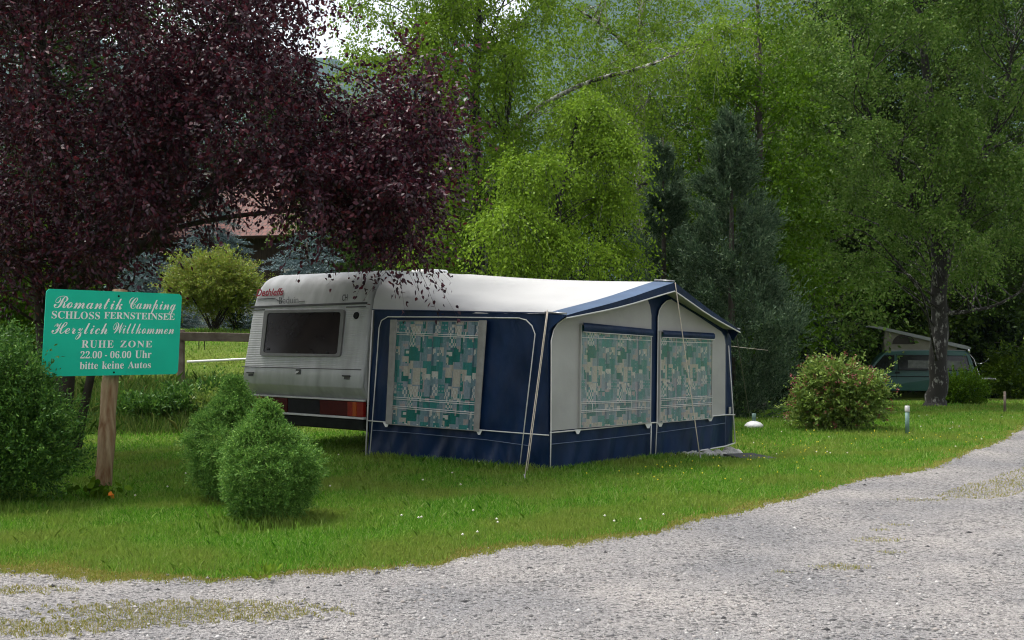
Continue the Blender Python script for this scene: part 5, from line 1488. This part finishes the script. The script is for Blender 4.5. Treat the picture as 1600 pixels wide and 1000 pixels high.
g0, g1 = gpt(268, 37), gpt(470, 37)
gw = thing('garden_wall', 'low white plastered garden wall behind the yellow green shrub', 'wall', g0.lerp(g1, .5))
dd = (g1 - g0); ax = Vector((dd.x, dd.y, 0)).normalized(); ay = Vector((-ax.y, ax.x, 0))
MB().box(g0.lerp(g1, .5) + Z * .35, (dd.length, .25, .95), (ax, ay, Z)).build('wall_face', M['plaster'], gw)
MB().box(g0.lerp(g1, .5) + Z * .85, (dd.length + .06, .32, .06), (ax, ay, Z)).build('coping', M['trim_light'], gw)
# timber fence on the bank
M['old_wood'] = pm('weathered grey timber', (.12, .09, .07), .85, 0, 5, .6, 24, col2=(.22, .18, .15), stretch=(1, 1, 1))
fa, fb_ = gpt(283, 21.5), gpt(520, 23.0)
fence = thing('timber_fence', 'weathered single rail timber fence on the grassy bank beside the sign', 'fence', fa)
pz = W(283, 515, 21.5).z
def fpost(p, top):
    MB().box((p + Vector((p.x, p.y, top))) / 2 if False else Vector((p.x, p.y, (p.z + top) / 2)), (.12, .12, top - p.z), bev=.015).build('post', M['old_wood'], fence)
fpost(fa, pz)
fpost(fb_, W(520, 519, 23).z)
fpost(gpt(402, 22.25), W(402, 517, 22.25).z)
ra, rb = W(280, 525.5, 21.4), W(524, 530, 22.95)
d = (rb - ra); a1 = d.normalized(); a3 = a1.cross(Vector((0, 0, 1))).normalized(); a2 = a3.cross(a1)
MB().box((ra + rb) / 2, (d.length, .045, .17), (a1, a3, a2), bev=.012).build('rail', M['old_wood'], fence)
hoop = thing('wire_hoop', 'thin black wire hoop in the grass under the fence rail', 'hoop', gpt(316, 23))
MB().tube(spline([W(311, 546, 23), W(311, 532, 23), W(315, 524, 23), W(319, 532, 23), W(320, 547, 23)], 16), .009, 6).build('wire', M['black'], hoop)
ka, kb = W(292, 573, 24.6), W(480, 573.5, 25.4)
ka.z = gz(ka.x, ka.y) + .07; kb.z = gz(kb.x, kb.y) + .07
kerb = thing('white_pole', 'pale white pole lying across the bright grass behind the fence', 'pole', ka)
tag(kerb, None)
MB().tube([ka, ka.lerp(kb, .5), kb], .028, 8).build('pole_tube', M['white'], kerb)

# ------------------------------------------------------------------ small things in the lawn
M['post_green'] = pm('grey green plastic', (.13, .22, .19), .5, .1, 9)
def lawn_post(x, yb, yt, D, r, lab, cap=True):
    b = W(x, yb, D); b.z = gz(b.x, D) - .02
    t = thing('marker_post', lab, 'post', b)
    H = W(x, yt, D).z - b.z
    MB().tube([b, b + Z * H * .8], r, 10).build('shaft', M['post_green'], t)
    if cap: MB().tube([b + Z * H * .8, b + Z * H * .82, b + Z * H], [r * 1.12, r * 1.15, r * 1.1], 10).build('post_cap', M['trim_light'], t)
lawn_post(1417.5, 681, 634, 18.4, .034, 'short pale green marker post on the lawn right of the pink shrub')
sb = W(1570, 642, 27); sb.z = gz(sb.x, 27) - .03
stk = thing('wooden_stake', 'thin wooden stake in the grass near the right edge', 'stake', sb)
MB().tube([sb, sb + Z * .55], [.035, .028], 7).build('stick', M['old_wood'], stk)
db = W(1178, 668, 19.7); db.z = gz(db.x, 19.7)
dm = thing('parasol_base', 'white domed base with a short green tube on the lawn right of the awning', 'parasol base', db)
MB().tube([db + Z * .0, db + Z * .05, db + Z * .09, db + Z * .115, db + Z * .12], [.165, .16, .115, .05, .03], 18).build('dome', M['white_gloss'], dm)
MB().tube([db + Z * .1, db + Z * .25], .036, 10).build('tube', M['post_green'], dm)
mp_ = W(1172, 709, 15.45); mp_.z = gz(mp_.x, 15.45)
mat_ = thing('rubber_mat', 'dark grey mat lying on the lawn at the right corner of the awning', 'mat', mp_)
MB().box(mp_ + Z * .055, (.46, .7, .03), (Vector((.95, .3, 0)), Vector((-.3, .95, 0)), Z), bev=.008).build('mat_sheet', pm('dark mat', (.06, .06, .062), .8, .2, 20), mat_)
M['pale_stone'] = pm('pale limestone', (.40, .39, .37), .9, .35, 14, 1.0, 30)
for i, (x, y, s) in enumerate([(1068, 713, .07), (1079, 711, .09), (1090, 710, .08), (1101, 707, .10), (1111, 706, .09), (1121, 704, .11), (1131, 702, .10), (1139, 700, .12), (1147, 699, .09)]):
    p = FRONT.at(x, y, .03); p.z = gz(p.x, p.y) + s * .35
    bm = bmesh.new(); bmesh.ops.create_icosphere(bm, subdivisions=2, radius=s)
    for v in bm.verts:
        k = 1 + .5 * mnoise.noise(v.co * (1.4 / s) * .6 + Vector((i * 7, 0, 0)))
        v.co = Vector((v.co.x * 1.15 * k, v.co.y * .9 * k, v.co.z * .85 * k))
    me = bpy.data.meshes.new('stone'); bm.to_mesh(me); bm.free()
    o = link('edge_stone', me, M['pale_stone']); o.location = p; o.rotation_euler = (0, 0, i * 1.3)
    tag(o, 'pale stone in the row along the right foot of the awning', 'stone', 'pale stones along the awning foot')
# leafy plant with an orange flower at the sign post
pp = Vector((-4.16, 11.25, 0))
pl = thing('nasturtium_plant', 'low round leaved plant with an orange flower at the foot of the sign post', 'plant', pp)
rs = np.random.RandomState(9)
q = np.stack([pp.x + rs.randn(46) * .12, pp.y + rs.randn(46) * .07, .03 + .13 * rs.rand(46)], -1)
link('foliage', leaf_mesh('foliage', q, rs.randn(46, 3) + np.array([0, -.3, .3]), .07 + .04 * rs.rand(46), .06 + .03 * rs.rand(46), rs, 1.2, 6), M['rich_green'], pl)
fl = W(173, 774.5, 11.18)
q = np.array([tuple(fl)] * 7) + rs.randn(7, 3) * .006
link('blossom', leaf_mesh('blossom', q, rs.randn(7, 3), np.full(7, .05), np.full(7, .045), rs, .2, 6), pm('orange petals', (.65, .20, .01), .6), pl)

# ------------------------------------------------------------------ weeds at the track edge
def weed(x, y, n, r, lab):
    b = Vector((x, y, 0))
    o = thing('weed_plant', lab, 'weed', b)
    q = np.stack([x + rs.randn(n) * r * .5, y + rs.randn(n) * r * .4, .01 + .05 * rs.rand(n)], -1)
    D = q - np.array([x, y, -.06])
    link('foliage', leaf_mesh('foliage', q, D, .05 + .03 * rs.rand(n), .025 + .015 * rs.rand(n), rs, 1.0, 6), M['birch_mid'], o)
weed(-1.68, 7.62, 22, .10, 'small leafy weed on the gravel edge below the dwarf spruces')
weed(-2.35, 9.85, 40, .2, 'broad leaved weed at the foot of the rounded dwarf spruce')

# ------------------------------------------------------------------ hills
def hill(name, prof, D0, D1, seed, mat):
    """prof: (photo x, photo y of the crest); the slope climbs from D0 to D1"""
    px = [p[0] for p in prof]; py = [p[1] for p in prof]
    xs = np.linspace(px[0], px[-1], 220); ts = np.linspace(0, 1, 60)
    crest = np.interp(xs, px, py)
    V = []
    for t in ts:
        D = D0 + (D1 - D0) * t
        for x, cy in zip(xs, crest):
            H = CAMH - (cy - HY) / F * D1
            X = (x - 800) / F * (D0 * .7 + (D1) * .3 if False else D1) * (.55 + .45 * t)
            nz_ = mnoise.noise(Vector((x * .012, t * 5, seed))) * .06 + mnoise.noise(Vector((x * .05, t * 18, seed))) * .03
            V.append((X, D, -6 + (H + 6) * (t ** 1.1 + nz_ * min(1, t * 4)) + (6 * mnoise.noise(Vector((x * .4, t * 60, seed))) if t > .05 else 0)))
    n_ = len(xs)
    ii, jj = np.meshgrid(np.arange(n_ - 1), np.arange(len(ts) - 1))
    b0 = (jj * n_ + ii).ravel()
    me = np_mesh(name, V, np.stack([b0, b0 + 1, b0 + n_ + 1, b0 + n_], -1), True)
    tag(link(name, me, mat), kind='structure')
M['hill'] = pm('wooded hillside', (.022, .042, .036), .95, 0, .008, 1.0, .03, spec=.05, col2=(.045, .075, .055))  # conifer green tinted slightly blue, some of the haze put into the colour
hill('hills', [(-1500, 60), (-200, 40), (300, 75), (520, 92), (700, 78), (800, 50), (845, -20), (1000, -90), (1300, -115), (1800, -120), (2600, -60), (3600, 40)], 900, 3800, 2.0, M['hill'])

# ------------------------------------------------------------------ air
hz, N, L, P = nodes_of('pale haze')
N.remove(P)
pv = N.new('ShaderNodeVolumePrincipled')
pv.inputs['Color'].default_value = (.55, .78, 1.0, 1); pv.inputs['Density'].default_value = 0.00005; pv.inputs['Anisotropy'].default_value = 0.0
L.new(pv.outputs[0], N['Material Output'].inputs['Volume'])
tag(MB().box((0, 1950, 720), (12800, 3980, 1456)).build('haze', hz), kind='stuff')
SC.cycles.volume_bounces = 0
